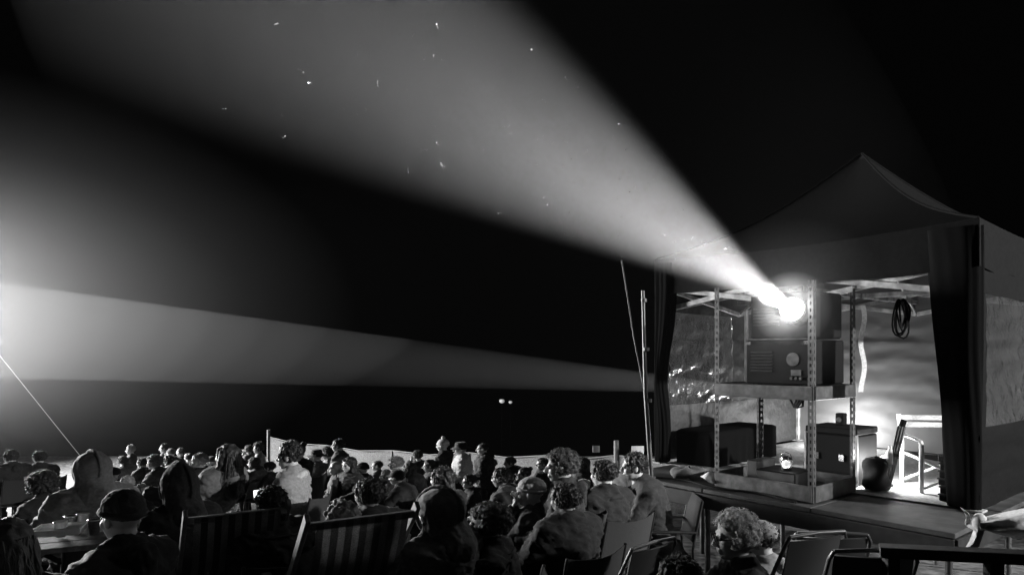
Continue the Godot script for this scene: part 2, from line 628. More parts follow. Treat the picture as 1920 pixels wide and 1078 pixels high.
	for y in [560, 652, 748, 893, 914]:
		part(pole, "collar", Shape.new().tube([P(1207 + (y - 545) * 0.05, y, 6.3), P(1207 + (y - 545) * 0.05, y + 6, 6.3)], 0.027, 10), M.steel_grey)
	part(pole, "wrapping", Shape.new().tube([P(1229, 935, 6.12), P(1226, 960, 6.1), P(1219, 990, 6.08), P(1214, 1006, 6.06)], [0.035, 0.045, 0.05, 0.03], 10), M.white_cloth)
	var gl := part(self, "guy_line", Shape.new().tube([P(1166, 488, 6.6), P(1190, 640, 6.45), P(1211, 745, 6.32)], 0.007, 6), M.black_paint)
	tag(gl, "thin dark line tied down to the leaning pole", "rope")

# ------------------------------------------------------------------ rack and projector
func perforated_post(c: Vector3, y0: float, y1: float, sx: float, sz: float) -> Shape:
	var s := Shape.new()
	for flange in 2:
		var along := Vector3(-sx, 0, 0) if flange == 0 else Vector3(0, 0, -sz)
		var thick := Vector3(0, 0, 0.003) if flange == 0 else Vector3(0.003, 0, 0)
		var span := Vector3(absf(along.x), 0, absf(along.z))
		for k in [0.006, 0.036]:
			s.cube(c + along * k + Vector3(0, (y0 + y1) / 2, 0), span * 0.016 + thick + Vector3(0, y1 - y0, 0), 0.0005)
		var y := y0 + 0.02
		while y < y1:
			s.cube(c + along * 0.021 + Vector3(0, y, 0), span * 0.016 + thick + Vector3(0, 0.028, 0), 0.0005)
			y += 0.055
	return s

func make_projector_rack() -> void:
	var r := thing("shelving_rack", "grey metal shelving rack with slotted posts at the tent's open front", "rack", tent_frame)
	var x0 := -0.32
	var x1 := 0.58
	var z0 := 1.45
	var z1 := 2.18
	for sx in [[x0, -1.0], [x1, 1.0]]:
		for sz in [[z0, -1.0], [z1, 1.0]]:
			part(r, "post", perforated_post(Vector3(sx[0], 0, sz[0]), DECK, 2.42, sx[1], sz[1]), M.steel_grey)
	for lv in [[1.52, 0.11], [0.72, 0.13]]:
		for z in [z0 - 0.004, z1 + 0.004]:
			part(r, "beam", Shape.new().cube(Vector3((x0 + x1) / 2, lv[0], z), Vector3(x1 - x0 - 0.012, lv[1], 0.02)), M.steel_grey)
		for x in [x0 - 0.004, x1 + 0.004]:
			part(r, "beam", Shape.new().cube(Vector3(x, lv[0], (z0 + z1) / 2), Vector3(0.02, lv[1], z1 - z0 - 0.03)), M.steel_grey)
	part(r, "shelf", Shape.new().cube(Vector3((x0 + x1) / 2, 1.56, (z0 + z1) / 2), Vector3(x1 - x0 - 0.03, 0.022, z1 - z0 - 0.03)), M.dark_wood)
	part(r, "shelf", Shape.new().cube(Vector3((x0 + x1) / 2, 0.685, (z0 + z1) / 2), Vector3(x1 - x0 - 0.03, 0.022, z1 - z0 - 0.03)), M.dark_wood)

	var p := thing("film_projector", "big black film projector with glowing lens on the rack's upper shelf", "projector", tent_frame)
	part(p, "base_cabinet", Shape.new().cube(Vector3(0.235, 1.765, 1.82), Vector3(0.57, 0.37, 0.6), 0.012), M.black_case)
	part(p, "lamp_house", Shape.new().cube(Vector3(0.235, 2.155, 1.80), Vector3(0.54, 0.39, 0.56), 0.018), M.black_case)
	part(p, "trim_strip", Shape.new().cube(Vector3(0.235, 1.957, 2.112), Vector3(0.55, 0.012, 0.02)), M.steel_grey)
	part(p, "corner_strip", Shape.new().cube(Vector3(-0.055, 1.9, 2.10), Vector3(0.03, 0.62, 0.03)), M.steel_grey)
	for x in [-0.02, 0.5]:
		var clip := part(p, "latch", Shape.new().cube(Vector3(x, 1.925, 2.128), Vector3(0.045, 0.03, 0.02)), M.chrome)
		clip.name = "latch"
	part(p, "badge", Shape.new().lathe([Vector2(0.055, 0), Vector2(0.055, 0.008), Vector2(0.0, 0.008)], Transform3D(Basis(Vector3.RIGHT, PI / 2), Vector3(0.38, 1.79, 2.12)), 20), M.steel_grey)
	part(p, "control_panel", Shape.new().cube(Vector3(0.41, 1.68, 2.122), Vector3(0.09, 0.05, 0.012)), M.steel_grey)
	for j in 7:
		part(p, "vent_slat", Shape.new().box(Transform3D(Basis(Vector3.RIGHT, 0.5), Vector3(0.10, 1.69 + j * 0.026, 2.124)), Vector3(0.2, 0.012, 0.014), 0.002), M.black_paint)
	for j in 6:
		part(p, "vent_slat", Shape.new().box(Transform3D(Basis(Vector3.RIGHT, 0.5), Vector3(0.12, 2.08 + j * 0.028, 2.084)), Vector3(0.24, 0.012, 0.014), 0.002), M.black_paint)
	for j in 3:
		part(p, "knob", Shape.new().lathe([Vector2(0.012, 0), Vector2(0.012, 0.018), Vector2(0, 0.018)], Transform3D(Basis(Vector3.RIGHT, PI / 2), Vector3(0.37 + j * 0.04, 1.635, 2.12)), 12), M.steel_grey)
	for j in 3:
		part(p, "cable", Shape.new().tube([Vector3(0.05 + j * 0.05, 1.6, 1.5), Vector3(0.03 + j * 0.06, 1.42 - j * 0.03, 1.52), Vector3(0.12 + j * 0.03, 1.36, 1.62 + j * 0.03), Vector3(0.2 + j * 0.03, 1.46, 1.7)], 0.01, 6), M.black_case)
	part(p, "carry_handle", Shape.new().tube([Vector3(0.1, 2.35, 1.9), Vector3(0.1, 2.4, 1.9), Vector3(0.34, 2.4, 1.9), Vector3(0.34, 2.35, 1.9)], 0.011, 8), M.steel_grey)
	for x in [0.02, 0.45]:
		part(p, "foot", Shape.new().cube(Vector3(x, 1.578, 2.05), Vector3(0.06, 0.02, 0.06)), M.black_paint)
	var beam := Vector3(-0.77, 0.292, 0.638).normalized()
	var lens_at := T(0.41, 2.185, 2.16)
	var local_beam := (tent_frame.basis.inverse() * beam).normalized()
	var side := Vector3.UP.cross(local_beam).normalized()
	var lens_basis := Basis(side, local_beam, side.cross(local_beam))
	var lens_local := tent_frame.affine_inverse() * lens_at
	var barrel := part(p, "lens_barrel", Shape.new().lathe([Vector2(0.10, -0.16), Vector2(0.10, -0.02), Vector2(0.112, -0.015), Vector2(0.112, 0.03), Vector2(0.1, 0.03), Vector2(0.1, 0.0)], Transform3D(lens_basis, lens_local), 28), M.black_case)
	part(barrel, "lens", Shape.new().ball(Vector3.ZERO, Vector3.ONE * 0.095, 20, 12), M.lens_glow).transform = Transform3D(lens_basis.scaled(Vector3(1, 1, 1)), lens_local + local_beam * 0.03)
	lamp_spot("projector_beam", lens_at + beam * 0.06, beam, 5700.0, 10.2, 0.65, 0.03)
	lamp_spot("projector_beam_core", lens_at + beam * 0.06, beam.rotated(beam.cross(Vector3.UP).normalized(), deg_to_rad(-1.8)), 2700.0, 5.0, 1.0, 0.03)
	lamp_omni("projector_lens_glow", lens_at + beam * 0.05, 0.9, 0.09)

func make_tent_interior() -> void:
	var at := tent_frame
	# unseen floor lamp behind the kit bag, placed to light floor and chair
	var lamp_at := T(0.64, 0.86, 1.0)
	var l := thing("unseen_work_lamp", "unseen floor lamp behind the kit bag, placed to light the floor", "lamp", Transform3D(tent_frame.basis, T(0.64, DECK + 0.008, 1.0)))
	part(l, "base", Shape.new().lathe([Vector2(0.07, 0), Vector2(0.07, 0.02), Vector2(0.015, 0.03), Vector2(0.015, 0.13)], Transform3D(), 16), M.black_paint)
	part(l, "bulb", Shape.new().ball(Vector3(0, 0.2, 0), Vector3(0.06, 0.075, 0.06)), M.lamp_face)
	lamp_omni("unseen_work_light", lamp_at, 0.95, 0.06)

	var l2 := thing("unseen_corner_lamp", "unseen floor lamp in the tent's rear corner lighting the wall", "lamp", Transform3D(tent_frame.basis, T(-0.75, DECK + 0.008, -1.1)))  # unseen lamp, placed to brighten the back wall low behind the rack
	part(l2, "base", Shape.new().lathe([Vector2(0.07, 0), Vector2(0.07, 0.02), Vector2(0.015, 0.03), Vector2(0.015, 0.06)], Transform3D(), 16), M.black_paint)
	part(l2, "bulb", Shape.new().ball(Vector3(0, 0.12, 0), Vector3(0.05, 0.065, 0.05)), M.lamp_face)
	lamp_omni("unseen_corner_light", T(-0.75, 0.778, -1.1), 1.4, 0.05)

	var fc := thing("flight_case", "black flight case with metal corners standing behind the rack", "case", Transform3D(tent_frame.basis, T(0.3, DECK + 0.008, 1.1)))
	part(fc, "body", Shape.new().cube(Vector3(0, 0.235, 0), Vector3(0.46, 0.43, 0.42), 0.01), M.black_case)
	part(fc, "lid", Shape.new().cube(Vector3(0, 0.485, 0), Vector3(0.47, 0.06, 0.43), 0.01), M.black_case)
	for x in [-0.232, 0.232]:
		part(fc, "edge_strip", Shape.new().cube(Vector3(x, 0.24, 0.212), Vector3(0.022, 0.44, 0.016)), M.aluminium)
	for x in [-0.13, 0.1]:
		part(fc, "latch", Shape.new().cube(Vector3(x, 0.25, 0.216), Vector3(0.05, 0.06, 0.012)), M.chrome)
	for x in [-0.19, 0.19]:
		for z in [-0.16, 0.16]:
			part(fc, "foot", Shape.new().cube(Vector3(x, 0.011, z), Vector3(0.05, 0.022, 0.05)), M.black_paint)
	var mon := thing("small_speaker", "small dark desk speaker standing on the flight case", "speaker", Transform3D(tent_frame.basis, T(0.28, DECK + 0.008 + 0.517, 1.06)))
	part(mon, "cabinet", Shape.new().cube(Vector3(0, 0.055, 0), Vector3(0.075, 0.11, 0.08), 0.008), M.black_case)
	part(mon, "cone", Shape.new().lathe([Vector2(0.026, 0), Vector2(0.02, 0.004), Vector2(0.0, 0.002)], Transform3D(Basis(Vector3.RIGHT, PI / 2), Vector3(0, 0.05, 0.041)), 14), M.steel_grey)

	var bx := thing("equipment_box", "low black equipment box on the rack's bottom shelf", "box", Transform3D(tent_frame.basis, T(0.17, 0.697, 1.86)))
	part(bx, "body", Shape.new().cube(Vector3(0, 0.075, 0), Vector3(0.36, 0.13, 0.34), 0.008), M.black_case)
	part(bx, "front_plate", Shape.new().cube(Vector3(0, 0.075, 0.172), Vector3(0.34, 0.11, 0.006)), M.board)
	part(bx, "side_amplifier", Shape.new().cube(Vector3(-0.24, 0.1, -0.02), Vector3(0.1, 0.2, 0.3), 0.006), M.black_paint)
	var ln := thing("lantern", "small glowing lantern on the black equipment box", "lantern", Transform3D(tent_frame.basis.scaled(Vector3.ONE * 0.7), T(0.2, 0.84, 1.9)))
	part(ln, "base", Shape.new().lathe([Vector2(0.0, 0), Vector2(0.06, 0), Vector2(0.065, 0.03), Vector2(0.05, 0.04)], Transform3D(), 20), M.chrome)
	part(ln, "globe", Shape.new().lathe([Vector2(0.045, 0.04), Vector2(0.052, 0.075), Vector2(0.045, 0.11)], Transform3D(), 20), M.lantern_glow)
	part(ln, "cap", Shape.new().lathe([Vector2(0.05, 0.11), Vector2(0.068, 0.13), Vector2(0.066, 0.15), Vector2(0.02, 0.17), Vector2(0.0, 0.17)], Transform3D(), 20), M.chrome)
	part(ln, "handle", Shape.new().tube([Vector3(-0.066, 0.05, 0), Vector3(-0.085, 0.12, 0), Vector3(-0.05, 0.2, 0), Vector3(0, 0.215, 0), Vector3(0.05, 0.2, 0), Vector3(0.085, 0.12, 0), Vector3(0.066, 0.05, 0)], 0.004, 6), M.chrome)
	lamp_omni("lantern_light", T(0.2, 0.893, 1.9), 0.06, 0.05)

	# folding director's chair with pale webbing
	var dc := thing("directors_chair", "folding director's chair with white backrest and white tube frame", "chair", Transform3D(tent_frame.basis * Basis(Vector3.UP, deg_to_rad(38)) * Basis.from_scale(Vector3(1.12, 0.72, 1.12)), T(1.05, DECK + 0.01, 0.75)))
	for s in [-1.0, 1.0]:
		part(dc, "side_frame", Shape.new().tube([Vector3(s * 0.25, 0, 0.22), Vector3(s * 0.25, 0.56, 0.22), Vector3(s * 0.25, 0.6, 0.2), Vector3(s * 0.25, 0.61, 0.1), Vector3(s * 0.25, 0.61, -0.22)], 0.017, 10), M.white_plastic)
		part(dc, "rear_post", Shape.new().tube([Vector3(s * 0.25, 0, -0.22), Vector3(s * 0.25, 0.5, -0.22), Vector3(s * 0.26, 0.86, -0.27)], 0.017, 10), M.white_plastic)
		part(dc, "cross_leg", Shape.new().bar(Vector3(s * 0.235, 0.38, 0.19), Vector3(-s * 0.235, 0.05, 0.19 + 0.02 * s), 0.026, 0.012, Vector3.RIGHT), M.white_plastic)
		part(dc, "cross_leg", Shape.new().bar(Vector3(s * 0.235, 0.38, -0.2), Vector3(-s * 0.235, 0.05, -0.2 - 0.02 * s), 0.026, 0.012, Vector3.RIGHT), M.white_plastic)
		part(dc, "side_rail", Shape.new().tube([Vector3(s * 0.25, 0.4, 0.22), Vector3(s * 0.25, 0.4, -0.22)], 0.012, 8), M.white_plastic)
	part(dc, "seat", Shape.new().sheet(func(u: float, v: float) -> Vector3:
		return Vector3(lerpf(-0.24, 0.24, u), 0.41 - 0.05 * sin(u * PI), lerpf(-0.21, 0.21, v)), 12, 6, 0.004), M.canvas_dark)
	for y in [0.70, 0.79]:
		part(dc, "back_strap", Shape.new().sheet(func(u: float, v: float) -> Vector3:
			return Vector3(lerpf(-0.255, 0.255, u), y + v * 0.06, -0.25 - 0.03 * sin(u * PI)), 12, 2, 0.004), M.white_cloth)

	# stack of slim black crates by the curtain
	for k in 6:
		var cr := thing("cable_crate", "shallow black cable crate, number %s from the floor of the stack beside the director's chair" % ["one", "two", "three", "four", "five", "six"][k], "crate", Transform3D(tent_frame.basis * Basis(Vector3.UP, 0.08 * sin(k * 2.1)), T(1.28, DECK + 0.01 + k * 0.062, 1.2)), "stacked cable crates")
		part(cr, "tray", Shape.new().cube(Vector3(0, 0.027, 0), Vector3(0.19, 0.054, 0.26), 0.006), M.black_case)
		part(cr, "rim", Shape.new().cube(Vector3(0, 0.052, 0), Vector3(0.205, 0.012, 0.275), 0.004), M.black_paint)

	# folded tripod leaning against the strap, and a dark kit bag
	var tr := thing("folded_tripod", "folded dark tripod leaning between the flight case and director's chair", "tripod")
	var foot := P(1664, 918, 5.98)
	var top := P(1692, 800, 6.12)
	for k in 3:
		var o := Vector3(0.018, 0, 0).rotated(Vector3.UP, TAU * k / 3)
		part(tr, "leg", Shape.new().tube([foot + o, top + o * 1.4], [0.010, 0.014], 8), M.steel_grey if k == 0 else M.black_paint)
	part(tr, "head", Shape.new().tube([top, top + Vector3(0.02, 0.06, 0)], 0.026, 10), M.black_case)
	part(tr, "clamp", Shape.new().tube([foot.lerp(top, 0.5), foot.lerp(top, 0.55)], 0.035, 10), M.black_case)
	var bag := thing("kit_bag", "crumpled dark kit bag slumped against the folded tripod", "bag")
	part(bag, "body", Shape.new().sheet(func(u: float, v: float) -> Vector3:
		var a := u * TAU
		var r := 0.105 * pow(1.0 - pow(absf(v * 2.0 - 1.0), 5.0), 0.4) * (1.0 - 0.22 * v) * (1.0 + 0.09 * sin(a * 3.0 + v * 5.0)) + 0.002
		return P(1650, 921, 5.95) + Vector3(cos(a) * r * 1.05 + 0.012 * sin(v * 9.0 + a) - 0.03, v * 0.3, sin(a) * r), 26, 16, 0.004), M.canvas_dark)
	part(bag, "clear_bottle", Shape.new().tube([P(1668, 870, 5.9), P(1668, 850, 5.9), P(1670, 842, 5.9), P(1670, 836, 5.9)], [0.03, 0.03, 0.014, 0.014], 12), M.white_plastic)

	# hanging things
	var coil := thing("cable_coil", "looped dark cable coil hanging from the tent's roof bars", "cable")
	for k in 5:
		var pts := []
		for j in 17:
			var a := TAU * j / 16.0
			pts.append(P(1691 + sin(k * 1.7) * 5, 590 + k * 2, 5.9 + 0.01 * k) + Vector3(cos(a) * (0.036 + 0.006 * k), sin(a) * (0.12 + 0.012 * k), sin(a * 2.0 + k) * 0.02))
		part(coil, "loop", Shape.new().tube(pts, 0.008, 6), M.black_case)
	var strap := part(self, "hanging_strap", Shape.new().sheet(func(u: float, v: float) -> Vector3:
		var y := lerpf(572, 735, v)
		return P(1614 + u * 9 + 3.5 * sin(v * 11.0), y, 6.75 + 0.02 * sin(v * 9.0)), 2, 30, 0.003), M.white_cloth)
	tag(strap, "wavy white strap hanging behind the projector in the tent", "strap")
	var drape := part(self, "draped_trunk", Shape.new().sheet(func(u: float, v: float) -> Vector3:
		# a low trunk under a black cloth along the back left wall
		var a := u * TAU
		var r: float = minf(0.24 / maxf(absf(cos(a)), 0.001), 0.62 / maxf(absf(sin(a)), 0.001))
		var k := minf(v * 2.2, 1.0)
		var y := 0.36 if v > 0.4545 else 0.36 * k
		var rr := r * (1.0 + 0.03 * sin(a * 13.0) * (1.0 - k)) * (1.0 if v < 0.4545 else 1.0 - (v - 0.4545) / 0.5455)
		return T(-1.12 + cos(a) * rr, DECK + 0.012 + y, 0.75 + sin(a) * rr), 72, 14, 0.004), M.curtain)
	tag(drape, "low trunk under a black cloth beside the tent's clear window", "trunk")
	var sand := part(self, "sandbag", Shape.new().sheet(func(u: float, v: float) -> Vector3:
		var a := u * TAU
		var r := pow(sin(clampf(v, 0.02, 0.98) * PI), 0.6)
		return T(-0.72, DECK + 0.055, 2.02) + Vector3(cos(a) * r * 0.17, cos(v * PI) * 0.05 + 0.012 * sin(a * 4.0), sin(a) * r * 0.11), 24, 12, 0.004), M.cloth_grey)
	tag(sand, "pale sandbag lying on the deck beside the rack", "sandbag")
	var rag := part(self, "white_rag", Shape.new().sheet(func(u: float, v: float) -> Vector3:
		return T(-0.36, DECK + 0.02, 2.12) + Vector3((u - 0.5) * 0.22, 0.05 * sin(u * 5.0) * sin(v * 4.0) + 0.05, (v - 0.5) * 0.15), 12, 10, 0.004), M.white_cloth)
	tag(rag, "crumpled white rag on the deck at the rack's left post", "cloth")
	var cab := []
	for j in 24:
		var s := j / 23.0
		cab.append(T(lerpf(-1.2, 0.5, s), DECK + 0.014, 2.24 + 0.05 * sin(s * 14.0)))
	var cable := part(self, "power_cable", Shape.new().tube(cab, 0.011, 6), M.black_case)
	tag(cable, "black power cable winding along the deck's front edge", "cable")

func make_second_projector() -> void:
	var at := Vector3(4.43, 1.21, -10.2)  # unseen source of the narrow beam, placed behind the tent
	var aim := (P(0, 620, 18.0) - at).normalized()
	var g := ground_y(10.2)
	var t := thing("unseen_rear_projector", "unseen second projector behind the tent, placed to throw the narrow beam", "projector", Transform3D(Basis.looking_at(Vector3(aim.x, 0, aim.z)), Vector3(at.x, g, at.z)))
	var h := at.y - g
	part(t, "body", Shape.new().cube(Vector3(0, h, 0.22), Vector3(0.34, 0.18, 0.36), 0.015), M.black_case)
	part(t, "lens", Shape.new().ball(Vector3(0, h, 0.0), Vector3(0.04, 0.04, 0.03)), M.lens_glow)
	part(t, "tray", Shape.new().cube(Vector3(0, h - 0.105, 0.2), Vector3(0.45, 0.02, 0.45)), M.black_paint)
	part(t, "column", Shape.new().tube([Vector3(0, 0.3, 0.2), Vector3(0, h - 0.11, 0.2)], 0.025), M.black_paint)
	for k in 3:
		var o := Vector3(0, 0, 0.5).rotated(Vector3.UP, TAU * k / 3)
		part(t, "leg", Shape.new().tube([Vector3(0, 0.5, 0.2), Vector3(0, 0.01, 0.2) + o], 0.014), M.black_paint)
	lamp_spot("rear_projector_beam", at + aim * 0.02, aim, 26000.0, 3.75, 0.05, 0.01)

func make_fence() -> void:
	var t := thing("windbreak_fence", "pale woven windbreak fence sagging between posts behind the crowd", "fence")
	var posts := [[503, 806, 18.0], [612, 836, 17.0], [735, 846, 15.8], [880, 850, 14.4], [1030, 855, 13.1], [1156, 826, 12.2], [1290, 856, 11.2]]
	for k in posts.size():
		var p: Array = posts[k]
		var top := P(p[0], p[1], p[2])
		var foot := Vector3(top.x, ground_y(p[2]) - 0.05, top.z)
		part(t, "post", Shape.new().tube([foot, top], 0.045 if k in [0, 5] else 0.03, 8), M.wood)
		if k + 1 < posts.size():
			var q: Array = posts[k + 1]
			var b := P(q[0], q[1] if q[1] > 830 else 855, q[2])
			var a := P(p[0], [820, 836, 846, 850, 855, 855, 856][k], p[2])
			part(t, "cloth_panel", Shape.new().sheet(func(u: float, v: float) -> Vector3:
				var e := a.lerp(b, u)
				var g := ground_y(-e.z) + 0.1
				var y := lerpf(g, e.y - 0.07 * sin(u * PI), v)
				return Vector3(e.x, y, e.z) + Vector3(0.03, 0, 0.03) * sin(u * 9.0 + v * 2.0), 18, 8, 0.004), M.windbreak)
			part(t, "top_cord", Shape.new().tube([a + Vector3(0, 0.012, 0.0), a.lerp(b, 0.5) - Vector3(0, 0.058, 0), b + Vector3(0, 0.012, 0)], 0.012, 6), M.rope)
	for k in 2:
		var q: Array = [[1118, 842, 12.4, 0.09], [1196, 847, 11.9, 0.15]][k]
		var c := part(self, "paper_notice", Shape.new().cube(P(q[0], q[1], q[2]), Vector3(q[3] * 1.4, q[3] * 1.3, 0.01), 0.002), M.white_plastic)
		c.name = numbered("paper_notice")
		tag(c, ["small pale paper notice on the fence's top cord", "larger white paper notice beside the leaning pole"][k], "notice")

func make_background() -> void:
	# two small far lights, given globe and post forms down the hill
	for k in 2:
		var q: Array = [[941, 752, 34.0, 0.11], [957, 754, 36.0, 0.08]][k]
		var at := P(q[0], q[1], q[2])
		var g := ground_y(q[2])
		var t := thing("far_light", ["larger far light beyond the fence, given a globe and post form", "smaller far light beyond the fence, given a globe and post form"][k], "lamp", Transform3D(Basis(), Vector3(at.x, g, at.z)), "far lights down the hill")
		var h := at.y - g
		part(t, "post", Shape.new().tube([Vector3.ZERO, Vector3(0, h - q[3], 0)], [0.008, 0.008], 6), M.house_paint)
		part(t, "globe", Shape.new().ball(Vector3(0, h, 0), Vector3(q[3] * 1.2, q[3], q[3])), M.far_light_glow)
		part(t, "cap", Shape.new().lathe([Vector2(q[3] * 0.7, h + q[3] * 0.8), Vector2(q[3] * 0.3, h + q[3] * 1.15), Vector2(0, h + q[3] * 1.2)], Transform3D(), 14), M.black_paint)
		lamp_omni("far_light_source_%d" % (k + 1), at, 0.01, q[3])

func make_unseen_flood_lamp() -> void:
	# unseen lamp beyond the right edge, placed to light the tent's right side
	var at := Vector3(10.5, 4.2, -1.2)
	var aim := (T(HALF, 1.9, 0.2) - at).normalized()
	var t := thing("unseen_flood_lamp", "unseen flood lamp, out of view, placed to light the tent's right wall", "lamp", Transform3D(Basis(), Vector3(at.x, 0, at.z)))
	part(t, "mast", Shape.new().tube([Vector3.ZERO, Vector3(0, at.y - 0.1, 0)], 0.04), M.steel_grey)
	var head := Transform3D(Basis.looking_at(aim), Vector3(0, at.y, 0))
	part(t, "housing", Shape.new().box(head.translated_local(Vector3(0, 0, 0.08)), Vector3(0.36, 0.26, 0.12), 0.01), M.black_case)
	part(t, "lamp_glass", Shape.new().box(head.translated_local(Vector3(0, 0, 0.012)), Vector3(0.32, 0.22, 0.01)), M.lamp_face)
	lamp_spot("unseen_flood_light", at + aim * 0.03, aim, 210.0, 24.0, 0.6, 0.12)

func make_glow_mist() -> void:
	# fog volumes shaped for the light: beam fade, lens halo and screen glow
	var beam := Vector3(-0.77, 0, 0.638).normalized()
	var along := Basis(beam, Vector3.UP, beam.cross(Vector3.UP))
	var lens_at := T(0.41, 2.2, 2.2)
	var rise := Basis(along.z, deg_to_rad(21.0)) * along
	fog(lens_at, Vector3(11.0, 5.6, 0.75), 0.0014, rise)
	var to_eye := (Vector3(0, EYE, 0) - lens_at).normalized()
	var across := to_eye.cross(Vector3.UP).normalized()
	for c in [[0.62, 0.36, 0.55], [1.5, 0.7, 0.035]]:
		fog(lens_at + to_eye * c[1] * 0.25, Vector3(c[0], c[1], c[0]), c[2], Basis(across, to_eye, across.cross(to_eye)), RenderingServer.FOG_VOLUME_SHAPE_CONE)  # added fog cones turned to the camera, standing in for lens bloom
	var far := Vector3(-17.0, 0, -9.8).normalized()
	fog(Vector3(-6.0, 1.9, -15.6), Vector3(30.0, 7.0, 3.0), 0.00012, Basis(far, Vector3.UP, far.cross(Vector3.UP)))
	var core := Vector3(-14.6, 3.0, -18.6)
	for c in [[9.0, 5.0, 1.0, 0.0011], [12.0, 5.0, 1.0, 0.0011], [15.0, 5.5, 1.0, 0.001], [18.0, 6.0, 1.0, 0.0009], [21.0, 6.5, 0.9, 0.0006], [24.5, 7.0, 0.8, 0.0005], [29.0, 7.0, 0.8, 0.0004]]:
		fog(core, Vector3(c[0], c[1], c[2]), c[3], Basis(Vector3(0.915, 0, 0.403), Vector3.UP, Vector3(0.915, 0, 0.403).cross(Vector3.UP)))
	var back := Vector3(-17.6, 3.5, -20.9)
	var near := (Vector3(0, EYE, 0) - back).normalized()
	var level := near.cross(Vector3.UP).normalized()
	for c in [[Vector3(31.0, 4.6, 16.0), 0.0075], [Vector3(20.0, 3.4, 10.5), 0.0062]]:
		fog(back, c[0], c[1], Basis(level, near, level.cross(near)), RenderingServer.FOG_VOLUME_SHAPE_CONE)  # fog cones turned to the camera, shaped for the soft screen glow

func fog(at: Vector3, size: Vector3, density: float, turn := Basis(), shape := RenderingServer.FOG_VOLUME_SHAPE_ELLIPSOID) -> void:
	var f := FogVolume.new()
	f.name = numbered("glow_mist")
	f.shape = shape
	f.size = size
	var m := FogMaterial.new()
	m.albedo = Color.WHITE
	m.density = density
	f.material = m
	f.set_meta("kind", "stuff")
	f.set_meta("label", "thin pale haze shaped to carry beams, lens halo and screen glow")
	f.set_meta("category", "glow_mist")
	add_child(f)
	f.transform = Transform3D(turn, at)

# ------------------------------------------------------------------ people: signed distance fields meshed as surface nets
# primitive: [kind, a, b, ra, rb, colour, cut]; kind 0 a tapered capsule a-b, kind 1 an ellipsoid at a with radii b
func cone(a: Vector3, b: Vector3, ra: float, rb: float, colour := 0, cut := false) -> Array:
	return [0, a, b, ra, rb, colour, cut]

func egg(c: Vector3, r: Vector3, colour := 0, cut := false) -> Array:
	return [1, c, r, 0.0, 0.0, colour, cut]

